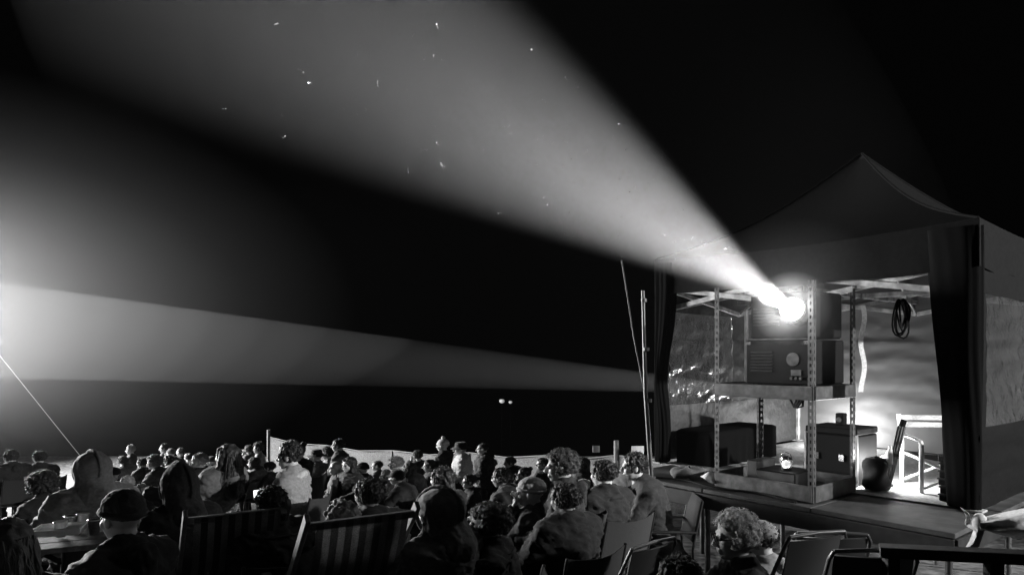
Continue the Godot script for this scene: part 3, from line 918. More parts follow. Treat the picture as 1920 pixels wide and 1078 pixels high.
func nets(prims: Array, k: float, cell: float) -> Dictionary:
	var lo := Vector3.INF
	var hi := -Vector3.INF
	for p in prims:
		if p[6]:
			continue
		if p[0] == 0:
			var r := Vector3.ONE * maxf(p[3], p[4])
			lo = lo.min(p[1] - r).min(p[2] - r)
			hi = hi.max(p[1] + r).max(p[2] + r)
		else:
			lo = lo.min(p[1] - p[2])
			hi = hi.max(p[1] + p[2])
	lo -= Vector3.ONE * cell * 2.5
	hi += Vector3.ONE * cell * 2.5
	var nx := int((hi.x - lo.x) / cell) + 1
	var ny := int((hi.y - lo.y) / cell) + 1
	var nz := int((hi.z - lo.z) / cell) + 1
	var nxy := nx * ny
	var f := PackedFloat32Array()
	f.resize(nxy * nz)
	f.fill(9.0)
	var col := PackedByteArray()
	col.resize(nxy * nz)
	for p in prims:
		var a: Vector3 = p[1]
		var b: Vector3 = p[2]
		var ra: float = p[3]
		var rb: float = p[4]
		var colour: int = p[5]
		var is_cone: bool = p[0] == 0
		var cut: bool = p[6]
		var margin := k + cell * 2.0
		var l := (a.min(b) - Vector3.ONE * (maxf(ra, rb) + margin)) if is_cone else (a - b - Vector3.ONE * margin)
		var h := (a.max(b) + Vector3.ONE * (maxf(ra, rb) + margin)) if is_cone else (a + b + Vector3.ONE * margin)
		var x0 := maxi(0, int((l.x - lo.x) / cell))
		var y0 := maxi(0, int((l.y - lo.y) / cell))
		var z0 := maxi(0, int((l.z - lo.z) / cell))
		var x1 := mini(nx - 1, int((h.x - lo.x) / cell) + 1)
		var y1 := mini(ny - 1, int((h.y - lo.y) / cell) + 1)
		var z1 := mini(nz - 1, int((h.z - lo.z) / cell) + 1)
		var ab := b - a
		var inv := 1.0 / maxf(ab.length_squared(), 1e-9)
		for z in range(z0, z1 + 1):
			for y in range(y0, y1 + 1):
				var at := z * nxy + y * nx + x0
				var q := Vector3(lo.x + x0 * cell, lo.y + y * cell, lo.z + z * cell)
				for x in range(x0, x1 + 1):
					var d: float
					var pa := q - a
					if is_cone:
						var t := clampf(pa.dot(ab) * inv, 0.0, 1.0)
						d = (pa - ab * t).length() - lerpf(ra, rb, t)
					else:
						var u := pa / b
						var k0 := u.length()
						d = k0 * (k0 - 1.0) / maxf((u / b).length(), 1e-6)
					var o := f[at]
					if cut:
						d = -d
						var e := maxf(k - absf(o - d), 0.0) / k
						f[at] = maxf(o, d) + e * e * k * 0.25
					else:
						if d < o:
							col[at] = colour
						var e := maxf(k - absf(o - d), 0.0) / k
						f[at] = minf(o, d) - e * e * k * 0.25
					at += 1
					q.x += cell
	var V := PackedVector3Array()
	var N := PackedVector3Array()
	var C := PackedByteArray()
	var vert := PackedInt32Array()
	vert.resize(nxy * nz)
	vert.fill(-1)
	for z in nz - 1:
		for y in ny - 1:
			var at := z * nxy + y * nx
			for x in nx - 1:
				var i := at + x
				var a0 := f[i]
				if absf(a0) > cell * 2.2:
					continue
				var c := [a0, f[i + 1], f[i + nx], f[i + nx + 1], f[i + nxy], f[i + nxy + 1], f[i + nxy + nx], f[i + nxy + nx + 1]]
				var inside := 0
				for e in c:
					if e < 0.0:
						inside += 1
				if inside == 0 or inside == 8:
					continue
				var sum := Vector3.ZERO
				var n := 0
				for e in EDGES:
					var p: float = c[e[0]]
					var r: float = c[e[1]]
					if (p < 0.0) != (r < 0.0):
						var t := p / (p - r)
						sum += CORNERS[e[0]].lerp(CORNERS[e[1]], t)
						n += 1
				vert[i] = V.size()
				V.append(lo + (Vector3(x, y, z) + sum / n) * cell)
				N.append(Vector3(c[1] + c[3] + c[5] + c[7] - c[0] - c[2] - c[4] - c[6], c[2] + c[3] + c[6] + c[7] - c[0] - c[1] - c[4] - c[5], c[4] + c[5] + c[6] + c[7] - c[0] - c[1] - c[2] - c[3]).normalized())
				var s := sum / n
				C.append(col[i + (1 if s.x > 0.5 else 0) + (nx if s.y > 0.5 else 0) + (nxy if s.z > 0.5 else 0)])
	var I := PackedInt32Array()
	for z in range(1, nz - 1):
		for y in range(1, ny - 1):
			for x in range(1, nx - 1):
				var i := z * nxy + y * nx + x
				if vert[i] < 0:
					continue
				var here := f[i] < 0.0
				for ax in 3:
					var step: int = [1, nx, nxy][ax]
					if here == (f[i + step] < 0.0):
						continue
					var u: int = [nx, nxy, 1][ax]
					var w: int = [nxy, 1, nx][ax]
					var q := [vert[i], vert[i - u], vert[i - u - w], vert[i - w]]
					if q[0] < 0 or q[1] < 0 or q[2] < 0 or q[3] < 0:
						continue
					if here:
						I.append_array(PackedInt32Array([q[0], q[2], q[1], q[0], q[3], q[2]]))
					else:
						I.append_array(PackedInt32Array([q[0], q[1], q[2], q[0], q[2], q[3]]))
	# make the winding agree with the normals (clockwise from outside)
	if I.size():
		var bad := 0
		var tried := 0
		for j in range(0, I.size(), 3 * maxi(1, I.size() / 300)):
			var a := V[I[j]]
			tried += 1
			if (V[I[j + 2]] - a).cross(V[I[j + 1]] - a).dot(N[I[j]]) < 0.0:
				bad += 1
		if bad * 2 > tried:
			for j in range(0, I.size(), 3):
				var t := I[j + 1]
				I[j + 1] = I[j + 2]
				I[j + 2] = t
	return {"v": V, "n": N, "i": I, "c": C}

const CORNERS := [Vector3(0, 0, 0), Vector3(1, 0, 0), Vector3(0, 1, 0), Vector3(1, 1, 0), Vector3(0, 0, 1), Vector3(1, 0, 1), Vector3(0, 1, 1), Vector3(1, 1, 1)]
const EDGES := [[0, 1], [2, 3], [4, 5], [6, 7], [0, 2], [1, 3], [4, 6], [5, 7], [0, 4], [1, 5], [2, 6], [3, 7]]

var head_net: Dictionary
var hand_net: Dictionary
var hair_meshes := {}
var body_meshes := {}

func make_head() -> void:
	var p := [
		egg(Vector3(0, 0.03, -0.015), Vector3(0.076, 0.092, 0.096), 2),
		egg(Vector3(0, -0.03, 0.022), Vector3(0.06, 0.085, 0.066), 2),
		egg(Vector3(0, -0.097, 0.056), Vector3(0.026, 0.02, 0.022), 2),
		cone(Vector3(-0.038, 0.024, 0.076), Vector3(0.038, 0.024, 0.076), 0.012, 0.012, 2),
		egg(Vector3(0.036, -0.026, 0.058), Vector3(0.024, 0.024, 0.024), 2),
		egg(Vector3(-0.036, -0.026, 0.058), Vector3(0.024, 0.024, 0.024), 2),
		cone(Vector3(0, 0.012, 0.088), Vector3(0, -0.028, 0.11), 0.008, 0.013, 2),
		egg(Vector3(0.012, -0.033, 0.097), Vector3(0.009, 0.009, 0.012), 2),
		egg(Vector3(-0.012, -0.033, 0.097), Vector3(0.009, 0.009, 0.012), 2),
		cone(Vector3(-0.018, -0.06, 0.083), Vector3(0.018, -0.06, 0.083), 0.008, 0.008, 2),
		cone(Vector3(-0.014, -0.073, 0.080), Vector3(0.014, -0.073, 0.080), 0.008, 0.008, 2),
		egg(Vector3(0.031, 0.004, 0.094), Vector3(0.017, 0.012, 0.016), 2, true),
		egg(Vector3(-0.031, 0.004, 0.094), Vector3(0.017, 0.012, 0.016), 2, true),
		egg(Vector3(0.078, -0.006, -0.012), Vector3(0.011, 0.032, 0.02), 2),
		egg(Vector3(-0.078, -0.006, -0.012), Vector3(0.011, 0.032, 0.02), 2),
		cone(Vector3(0, -0.06, -0.025), Vector3(0, -0.21, -0.045), 0.05, 0.058, 2),
	]
	head_net = nets(p, 0.014, 0.0075)
	# a relaxed hand: wrist at the origin, fingers along +z, palm down, thumb towards +x
	var h := []
	var finger := [[-0.031, 0.062], [-0.0105, 0.078], [0.0105, 0.084], [0.031, 0.074]]
	h.append(cone(Vector3(0, 0, -0.03), Vector3(0, 0, 0.02), 0.027, 0.026, 2))
	for q in finger:
		var x: float = q[0]
		var long: float = q[1]
		var a := Vector3(x * 0.5, 0, 0.02)
		var b := Vector3(x, 0.006, 0.088 - absf(x) * 0.25)
		var c := b + Vector3(x * 0.1, -0.012, long * 0.44)
		var d := c + Vector3(0, -0.022, long * 0.26)
		var e := d + Vector3(0, -0.019, long * 0.1)
		h.append(cone(a, b, 0.015, 0.0105, 2))
		h.append(cone(b, c, 0.0098, 0.0088, 2))
		h.append(cone(c, d, 0.0088, 0.008, 2))
		h.append(cone(d, e, 0.008, 0.007, 2))
	h.append(cone(Vector3(0.018, -0.004, 0.02), Vector3(0.045, -0.014, 0.055), 0.014, 0.011, 2))
	h.append(cone(Vector3(0.045, -0.014, 0.055), Vector3(0.05, -0.024, 0.085), 0.0105, 0.0085, 2))
	hand_net = nets(h, 0.006, 0.0055)

# joints of each pose, the figure facing +z with its base on y = 0
func pose(kind: String) -> Dictionary:
	var j := {}
	if kind.begins_with("chair"):
		j = {"hip": Vector3(0, 0.50, 0.0), "chest": Vector3(0, 0.84, -0.05), "neck": Vector3(0, 1.03, -0.06), "head": Vector3(0, 1.19, -0.02),
			"knee": Vector3(0.12, 0.52, 0.42), "ankle": Vector3(0.13, 0.09, 0.40), "elbow": Vector3(0.27, 0.70, 0.06), "wrist": Vector3(0.10, 0.62, 0.27)}
	elif kind.begins_with("ground"):
		j = {"hip": Vector3(0, 0.13, 0.0), "chest": Vector3(0, 0.46, -0.02), "neck": Vector3(0, 0.65, 0.01), "head": Vector3(0, 0.81, 0.06),
			"knee": Vector3(0.17, 0.46, 0.34), "ankle": Vector3(0.12, 0.08, 0.52), "elbow": Vector3(0.29, 0.42, 0.18), "wrist": Vector3(0.10, 0.36, 0.40)}
	elif kind.begins_with("deck"):
		j = {"hip": Vector3(0, 0.36, 0.10), "chest": Vector3(0, 0.62, -0.14), "neck": Vector3(0, 0.79, -0.25), "head": Vector3(0, 0.95, -0.25),
			"knee": Vector3(0.13, 0.56, 0.50), "ankle": Vector3(0.13, 0.09, 0.66), "elbow": Vector3(0.29, 0.50, -0.02), "wrist": Vector3(0.12, 0.50, 0.22)}
	else:
		j = {"hip": Vector3(0, 0.94, 0.0), "chest": Vector3(0, 1.28, 0.0), "neck": Vector3(0, 1.48, -0.01), "head": Vector3(0, 1.64, 0.03),
			"knee": Vector3(0.10, 0.50, 0.02), "ankle": Vector3(0.11, 0.09, 0.0), "elbow": Vector3(0.25, 1.16, 0.02), "wrist": Vector3(0.12, 1.05, 0.22)}
	if kind.ends_with("lean"):
		j.chest += Vector3(0, -0.03, 0.12)
		j.neck += Vector3(0, -0.06, 0.2)
		j.head += Vector3(0, -0.07, 0.24)
		j.elbow += Vector3(-0.03, -0.08, 0.22)
		j.wrist += Vector3(0, -0.02, 0.2)
	if kind.ends_with("chin"):
		j.right_elbow = j.chest + Vector3(0.16, -0.24, 0.26)
		j.right_wrist = j.head + Vector3(0.05, -0.15, 0.12)
	if kind.ends_with("phone"):
		j.right_elbow = j.chest + Vector3(0.22, -0.16, 0.2)
		j.right_wrist = j.chest + Vector3(0.10, 0.0, 0.42)
	return j

func body(kind: String, bulk: float, yaw: float, nod: float) -> Dictionary:
	var key := "%s %.2f %.2f %.2f" % [kind, bulk, yaw, nod]
	if body_meshes.has(key):
		return body_meshes[key]
	var j := pose(kind)
	var hip: Vector3 = j.hip
	var chest: Vector3 = j.chest
	var neck: Vector3 = j.neck
	var up := (neck - hip).normalized()
	var p := []
	p.append(cone(hip + Vector3(-0.08, 0, 0), hip + Vector3(0.08, 0, 0), 0.115 + bulk * 0.5, 0.115 + bulk * 0.5, 1))
	p.append(egg(hip.lerp(chest, 0.45), Vector3(0.145, 0.19, 0.115) + Vector3.ONE * bulk, 0))
	p.append(egg(chest, Vector3(0.165, 0.19, 0.12) + Vector3.ONE * bulk, 0))
	var sh := neck - up * 0.075
	p.append(cone(sh + Vector3(-0.16, 0, 0), sh + Vector3(0.16, 0, 0), 0.062 + bulk * 0.8, 0.062 + bulk * 0.8, 0))
	p.append(cone(sh + Vector3(-0.08, 0.035, 0), sh + Vector3(0.08, 0.035, 0), 0.06 + bulk * 0.5, 0.06 + bulk * 0.5, 0))
	p.append(cone(neck + Vector3(0, -0.03, 0), neck + Vector3(0, 0.02, 0.005), 0.075 + bulk * 0.4, 0.064 + bulk * 0.3, 0))
	var hands := []
	for s in [-1.0, 1.0]:
		var m := Vector3(s, 1, 1)
		var elbow: Vector3 = j.elbow * m
		var wrist: Vector3 = j.wrist * m
		if s > 0.0 and j.has("right_elbow"):
			elbow = j.right_elbow
			wrist = j.right_wrist
		var shoulder := sh + Vector3(s * 0.175, -0.01, 0)
		var sleeve := bulk * 0.7
		p.append(cone(shoulder, elbow, 0.055 + sleeve, 0.045 + sleeve, 0))
		p.append(cone(elbow, wrist, 0.045 + sleeve, 0.034 + sleeve * 0.6, 0))
		var knee: Vector3 = j.knee * m
		var ankle: Vector3 = j.ankle * m
		p.append(cone(hip + Vector3(s * 0.09, -0.01, 0.02), knee, 0.088, 0.062, 1))
		p.append(cone(knee, ankle, 0.06, 0.045, 1))
		p.append(cone(ankle + Vector3(0, -0.04, -0.03), ankle + Vector3(s * 0.015, -0.05, 0.15), 0.045, 0.036, 3))
		var z := (wrist - elbow).normalized()
		var y := Vector3.UP if absf(z.y) < 0.9 else Vector3.FORWARD
		var x := y.cross(z).normalized()
		hands.append(Transform3D(Basis(x * -s, z.cross(x), z), wrist + z * 0.01))
	var net := nets(p, 0.05, 0.021)
	var folds := FastNoiseLite.new()
	folds.seed = key.hash() % 1000
	folds.frequency = 7.0
	folds.fractal_type = FastNoiseLite.FRACTAL_RIDGED
	folds.fractal_octaves = 2
	var bv: PackedVector3Array = net.v
	for e in bv.size():
		if net.c[e] < 2:
			bv[e] += net.n[e] * folds.get_noise_3dv(bv[e] * Vector3(1.0, 1.7, 1.0)) * (0.012 + bulk * 0.25)
	net.v = bv
	net.n = smooth_normals(net.v, net.i, net.n)
	var head_at := Transform3D(Basis(Vector3.UP, yaw) * Basis(Vector3.RIGHT, nod), j.head)
	# one mesh: clothes, skin and shoes are its surfaces
	var parts := []
	for c in 4:
		parts.append(Shape.new())
	var index := [PackedInt32Array(), PackedInt32Array(), PackedInt32Array(), PackedInt32Array()]
	for t in range(0, net.i.size(), 3):
		index[net.c[net.i[t]]].append_array(net.i.slice(t, t + 3))
	for c in 4:
		if index[c].size():
			var map := {}
			var v := PackedVector3Array()
			var n := PackedVector3Array()
			var idx := PackedInt32Array()
			for e in index[c]:
				if not map.has(e):
					map[e] = v.size()
					v.append(net.v[e])
					n.append(net.n[e])
				idx.append(map[e])
			parts[c].add(v, n, idx, Transform3D())
	parts[2].add(head_net.v, head_net.n, head_net.i, head_at)
	for h in hands:
		parts[2].add(hand_net.v, hand_net.n, hand_net.i, h)
	var eyes := Shape.new()
	for s in [-1.0, 1.0]:
		eyes.ball(head_at * Vector3(s * 0.031, 0.003, 0.077), Vector3.ONE * 0.0115, 8, 6)
	var mesh := ArrayMesh.new()
	for c in [0, 1, 2, 3]:
		parts[c].into(mesh)
	eyes.into(mesh)
	body_meshes[key] = {"mesh": mesh, "head": head_at, "wrist": hands[1], "height": j.head.y}
	return body_meshes[key]

func smooth_normals(v: PackedVector3Array, idx: PackedInt32Array, old: PackedVector3Array) -> PackedVector3Array:
	var n := PackedVector3Array()
	n.resize(v.size())
	for t in range(0, idx.size(), 3):
		var a := idx[t]
		var b := idx[t + 1]
		var c := idx[t + 2]
		var f := (v[c] - v[a]).cross(v[b] - v[a])
		n[a] += f
		n[b] += f
		n[c] += f
	for k in n.size():
		n[k] = n[k].normalized() if n[k].length() > 1e-12 else old[k]
	return n

func roughen(net: Dictionary, amount: float, freq: float, seed_: int) -> void:
	var n := FastNoiseLite.new()
	n.seed = seed_
	n.frequency = freq
	var v: PackedVector3Array = net.v
	for k in v.size():
		v[k] += net.n[k] * n.get_noise_3dv(v[k] * Vector3(1, 0.45, 1)) * amount
	net.v = v
	net.n = smooth_normals(net.v, net.i, net.n)

func from_net(net: Dictionary) -> Shape:
	var s := Shape.new()
	s.add(net.v, net.n, net.i, Transform3D())
	return s

# what is worn on a head, in the head's own axes
func headwear(kind: String) -> Mesh:
	if hair_meshes.has(kind):
		return hair_meshes[kind]
	var s: Shape
	var cap := [egg(Vector3(0, 0.036, -0.02), Vector3(0.087, 0.102, 0.107), 0), egg(Vector3(0, -0.045, 0.095), Vector3(0.074, 0.125, 0.095), 0, true)]
	match kind:
		"short":
			var n := nets(cap + [egg(Vector3(0, -0.16, 0.02), Vector3(0.12, 0.10, 0.13), 0, true)], 0.01, 0.008)
			roughen(n, 0.02, 34.0, 3)
			s = from_net(n)
			tufts(s, 900, 0.011)
		"cropped":
			var n := nets([egg(Vector3(0, 0.034, -0.02), Vector3(0.080, 0.094, 0.100), 0), egg(Vector3(0, -0.03, 0.10), Vector3(0.072, 0.115, 0.085), 0, true), egg(Vector3(0, -0.15, 0.0), Vector3(0.12, 0.12, 0.14), 0, true)], 0.01, 0.008)
			roughen(n, 0.01, 60.0, 5)
			s = from_net(n)
			tufts(s, 500, 0.006)
		"bob":
			var n := nets([egg(Vector3(0, 0.036, -0.022), Vector3(0.092, 0.104, 0.11), 0), cone(Vector3(0.075, 0.02, -0.02), Vector3(0.08, -0.10, 0.0), 0.03, 0.035, 0), cone(Vector3(-0.075, 0.02, -0.02), Vector3(-0.08, -0.10, 0.0), 0.03, 0.035, 0), cone(Vector3(0, 0.0, -0.07), Vector3(0, -0.11, -0.06), 0.06, 0.065, 0), egg(Vector3(0, -0.045, 0.10), Vector3(0.066, 0.125, 0.09), 0, true)], 0.02, 0.009)
			roughen(n, 0.022, 30.0, 7)
			s = from_net(n)
			tufts(s, 700, 0.016)
		"long":
			var n := nets([egg(Vector3(0, 0.036, -0.022), Vector3(0.092, 0.104, 0.11), 0), cone(Vector3(0.07, 0.02, -0.03), Vector3(0.10, -0.26, 0.02), 0.035, 0.04, 0), cone(Vector3(-0.07, 0.02, -0.03), Vector3(-0.10, -0.26, 0.02), 0.035, 0.04, 0), cone(Vector3(0, 0.0, -0.07), Vector3(0, -0.32, -0.11), 0.075, 0.09, 0), egg(Vector3(0, -0.045, 0.10), Vector3(0.066, 0.125, 0.09), 0, true)], 0.025, 0.011)
			roughen(n, 0.02, 26.0, 9)
			s = from_net(n)
			var r := RandomNumberGenerator.new()
			r.seed = 5
			for k in 150:
				var a := r.randf_range(-2.6, -0.5) if k % 2 else r.randf_range(-2.2, -0.95)
				var o := Vector3(cos(a), 0, sin(a))
				var pts := []
				for q in 6:
					var t := q / 5.0
					pts.append(Vector3(o.x * lerpf(0.085, 0.15, t), 0.06 - t * r.randf_range(0.32, 0.44), -0.02 + o.z * lerpf(0.1, 0.17, t)) + Vector3(r.randf_range(-1, 1), 0, r.randf_range(-1, 1)) * 0.014)
				s.tube(pts, [0.0045, 0.0045, 0.004, 0.0035, 0.003, 0.0012], 4)
		"curly", "bushy":
			var r := RandomNumberGenerator.new()
			r.seed = 8
			var big := 1.0 if kind == "curly" else 1.35
			var prims := [egg(Vector3(0, 0.036, -0.022), Vector3(0.086, 0.1, 0.105) * big, 0)]
			for k in 330:
				var d := Vector3(r.randfn(), r.randfn(), r.randfn()).normalized()
				if d.z > 0.45 and d.y < 0.35 or d.y < -0.75:
					continue
				prims.append(egg(Vector3(0, 0.03, -0.022) + d * Vector3(0.09, 0.104, 0.11) * big * r.randf_range(0.96, 1.1), Vector3.ONE * r.randf_range(0.008, 0.016), 0))
			prims.append(egg(Vector3(0, -0.06, 0.11), Vector3(0.066, 0.12, 0.085), 0, true))
			s = from_net(nets(prims, 0.008, 0.007))
			for k in 420:
				var d := Vector3(r.randfn(), r.randfn(), r.randfn()).normalized()
				if d.z > 0.4 and d.y < 0.4 or d.y < -0.6:
					continue
				var c := Vector3(0, 0.03, -0.022) + d * Vector3(0.1, 0.114, 0.12) * big
				var u := d.cross(Vector3.UP).normalized()
				var w := d.cross(u)
				var pts := []
				for q in 9:
					var a := q * 0.9 + k
					pts.append(c + (u * cos(a) + w * sin(a)) * 0.012 + d * (q * 0.0028))
				s.tube(pts, 0.0016, 4)
		"bun":
			var n := nets(cap + [egg(Vector3(0, -0.15, 0.0), Vector3(0.12, 0.10, 0.14), 0, true), egg(Vector3(0, 0.10, -0.11), Vector3(0.045, 0.042, 0.042), 0)], 0.01, 0.009)
			roughen(n, 0.01, 40.0, 11)
			s = from_net(n)
		"beanie", "pompom":
			var prims := [egg(Vector3(0, 0.055, -0.022), Vector3(0.09, 0.10, 0.108), 0), egg(Vector3(0, -0.14, 0.02), Vector3(0.2, 0.165, 0.2), 0, true)]
			if kind == "pompom":
				prims.append(egg(Vector3(0, 0.175, -0.03), Vector3.ONE * 0.036, 0))
			var n := nets(prims, 0.012, 0.009)
			roughen(n, 0.006, 45.0, 13)
			s = from_net(n)
			var ring := []
			for q in 29:
				var a := TAU * q / 28.0
				ring.append(Vector3(cos(a) * 0.086, 0.036 + 0.012 * sin(a) + 0.004 * sin(a * 14.0), -0.018 + sin(a) * 0.101))
			s.tube(ring, 0.017, 8)
		"cap":
			var n := nets([egg(Vector3(0, 0.05, -0.018), Vector3(0.086, 0.085, 0.104), 0), egg(Vector3(0, -0.15, 0.02), Vector3(0.2, 0.18, 0.2), 0, true)], 0.01, 0.009)
			s = from_net(n)
			s.sheet(func(u: float, v: float) -> Vector3:
				var a := lerpf(0.12, 0.88, u) * PI
				var r := lerpf(0.085, 0.155, v * sin(u * PI))
				return Vector3(cos(a) * 0.083, 0.042 - 0.014 * v, sin(a) * r), 14, 5, 0.005)
		"sunhat":
			s = Shape.new()
			s.lathe([Vector2(0.155, 0.015), Vector2(0.125, 0.03), Vector2(0.094, 0.042), Vector2(0.09, 0.10), Vector2(0.07, 0.135), Vector2(0.0, 0.142)], Transform3D(Basis(), Vector3(0, 0, -0.015)), 26, 1.12)
			s.lathe([Vector2(0.0, 0.136), Vector2(0.066, 0.13), Vector2(0.085, 0.10), Vector2(0.088, 0.038), Vector2(0.155, 0.011)], Transform3D(Basis(), Vector3(0, 0, -0.015)), 26, 1.12)
		"hood", "peaked_hood":
			var peak := 0.0 if kind == "hood" else 0.05
			var n := nets([egg(Vector3(0, 0.03, -0.02), Vector3(0.115, 0.125 + peak, 0.13), 0), cone(Vector3(0, 0.1, -0.03), Vector3(0, 0.13 + peak * 1.4, -0.05), 0.06, 0.03, 0), cone(Vector3(0, -0.06, -0.03), Vector3(0, -0.2, -0.06), 0.11, 0.14, 0), cone(Vector3(0.06, -0.17, -0.03), Vector3(0.14, -0.24, -0.04), 0.06, 0.04, 0), cone(Vector3(-0.06, -0.17, -0.03), Vector3(-0.14, -0.24, -0.04), 0.06, 0.04, 0), egg(Vector3(0, -0.005, 0.135), Vector3(0.078, 0.115, 0.11), 0, true), egg(Vector3(0, 0.0, 0.02), Vector3(0.088, 0.10, 0.105), 0, true)], 0.02, 0.011)
			roughen(n, 0.015, 11.0, 17)
			s = from_net(n)
			var seam := []
			var brim := []
			for q in 15:
				var a := lerpf(0.5, 3.6, q / 14.0)
				seam.append(Vector3(0, 0.03 + sin(a) * (0.134 + peak), -0.02 + cos(a) * 0.137))
			for q in 25:
				var a := TAU * q / 24.0
				brim.append(Vector3(cos(a) * 0.083, -0.003 + sin(a) * 0.118, 0.066 + 0.012 * sin(a)))
			s.tube(seam, 0.012, 6)
			s.tube(brim, 0.011, 8)
		"headband":
			var n := nets(cap + [egg(Vector3(0, -0.15, 0.0), Vector3(0.12, 0.10, 0.14), 0, true)], 0.01, 0.009)
			roughen(n, 0.03, 40.0, 21)
			s = from_net(n)
	hair_meshes[kind] = s.mesh()
	return hair_meshes[kind]

func neckwear(pick: int) -> Mesh:
	var key := "neck%d" % pick
	if hair_meshes.has(key):
		return hair_meshes[key]
	var s := Shape.new()
	if pick == 0:
		var n := nets([cone(Vector3(-0.07, -0.17, -0.06), Vector3(0, -0.15, -0.13), 0.035, 0.05), cone(Vector3(0.07, -0.17, -0.06), Vector3(0, -0.15, -0.13), 0.035, 0.05), cone(Vector3(0, -0.16, -0.12), Vector3(0, -0.27, -0.15), 0.06, 0.03), cone(Vector3(-0.07, -0.17, -0.06), Vector3(-0.05, -0.2, 0.05), 0.033, 0.022), cone(Vector3(0.07, -0.17, -0.06), Vector3(0.05, -0.2, 0.05), 0.033, 0.022)], 0.02, 0.012)
		roughen(n, 0.02, 16.0, 31)
		s = from_net(n)
	else:
		var tall := 0.075 if pick == 1 else 0.045
		s.sheet(func(u: float, v: float) -> Vector3:
			var a := lerpf(-4.2, 1.06, u)
			var r := 0.082 + 0.012 * v + 0.006 * sin(a * 5.0) + (0.012 * sin(v * PI) if pick == 1 else 0.03 * v * v)
			return Vector3(cos(a) * r, -0.215 + tall * v * (1.0 - 0.4 * exp(-pow((u - 0.5) * 9.0, 2.0) * 0.0)) - 0.03 * sin(a), -0.04 + sin(a) * r), 26, 5, 0.009)
	hair_meshes[key] = s.mesh()
	return hair_meshes[key]

func tufts(s: Shape, count: int, long: float) -> void:
	var r := RandomNumberGenerator.new()
	r.seed = count
	for k in count:
		var d := Vector3(r.randfn(), r.randfn(), r.randfn()).normalized()
		if d.z > 0.35 and d.y < 0.55 or d.y < -0.45:
			continue
		var c := Vector3(0, 0.036, -0.02) + d * Vector3(0.082, 0.098, 0.102)
		var flow := (Vector3(0, -0.7, -0.25) + Vector3(r.randfn(), r.randfn(), r.randfn()) * 0.35 + d * 0.75).normalized()
		s.tube([c, c + (d * 0.5 + flow * 0.5) * long, c + (d * 0.35 + flow) * long * 1.7], [0.0024, 0.002, 0.0006], 4)

var chair_mesh := {}

func camp_chair(at: Transform3D, label: String, tall: float) -> Node3D:
	var t := thing("camp_chair", label, "chair", at, "folding camp chairs in the crowd")
	if chair_mesh.is_empty():
		chair_mesh.seat = Shape.new().sheet(func(u: float, v: float) -> Vector3:
			return Vector3(lerpf(-0.25, 0.25, u), 0.39 - 0.03 * sin(u * PI), lerpf(-0.22, 0.24, v)), 8, 5, 0.006).mesh()
		chair_mesh.backrest = Shape.new().sheet(func(u: float, v: float) -> Vector3:
			return Vector3(lerpf(-0.25, 0.25, u), lerpf(0.44, 0.86, v) - 0.03 * sin(u * PI) * v, -0.235 - 0.05 * sin(u * PI) - 0.08 * v), 8, 5, 0.006).mesh()
		for s in [-1.0, 1.0]:
			chair_mesh["leg%d" % s] = Shape.new().tube([Vector3(s * 0.26, 0.0, 0.26), Vector3(s * 0.26, 0.58, 0.22)], 0.011, 6).mesh()
			chair_mesh["rear%d" % s] = Shape.new().tube([Vector3(s * 0.26, 0.0, -0.26), Vector3(s * 0.26, 0.44, -0.235), Vector3(s * 0.26, 0.87, -0.315)], 0.011, 6).mesh()
			chair_mesh["arm%d" % s] = Shape.new().cube(Vector3(s * 0.27, 0.6, -0.02), Vector3(0.05, 0.016, 0.5), 0.006).mesh()
	part(t, "seat", chair_mesh.seat, M.canvas_dark)
	part(t, "backrest", chair_mesh.backrest, M.canvas_dark)
	for s in [-1.0, 1.0]:
		part(t, "front_leg", chair_mesh["leg%d" % s], M.black_paint)
		part(t, "rear_leg", chair_mesh["rear%d" % s], M.black_paint)
		part(t, "armrest", chair_mesh["arm%d" % s], M.black_paint)
	t.scale = Vector3(1, tall, 1)
	return t

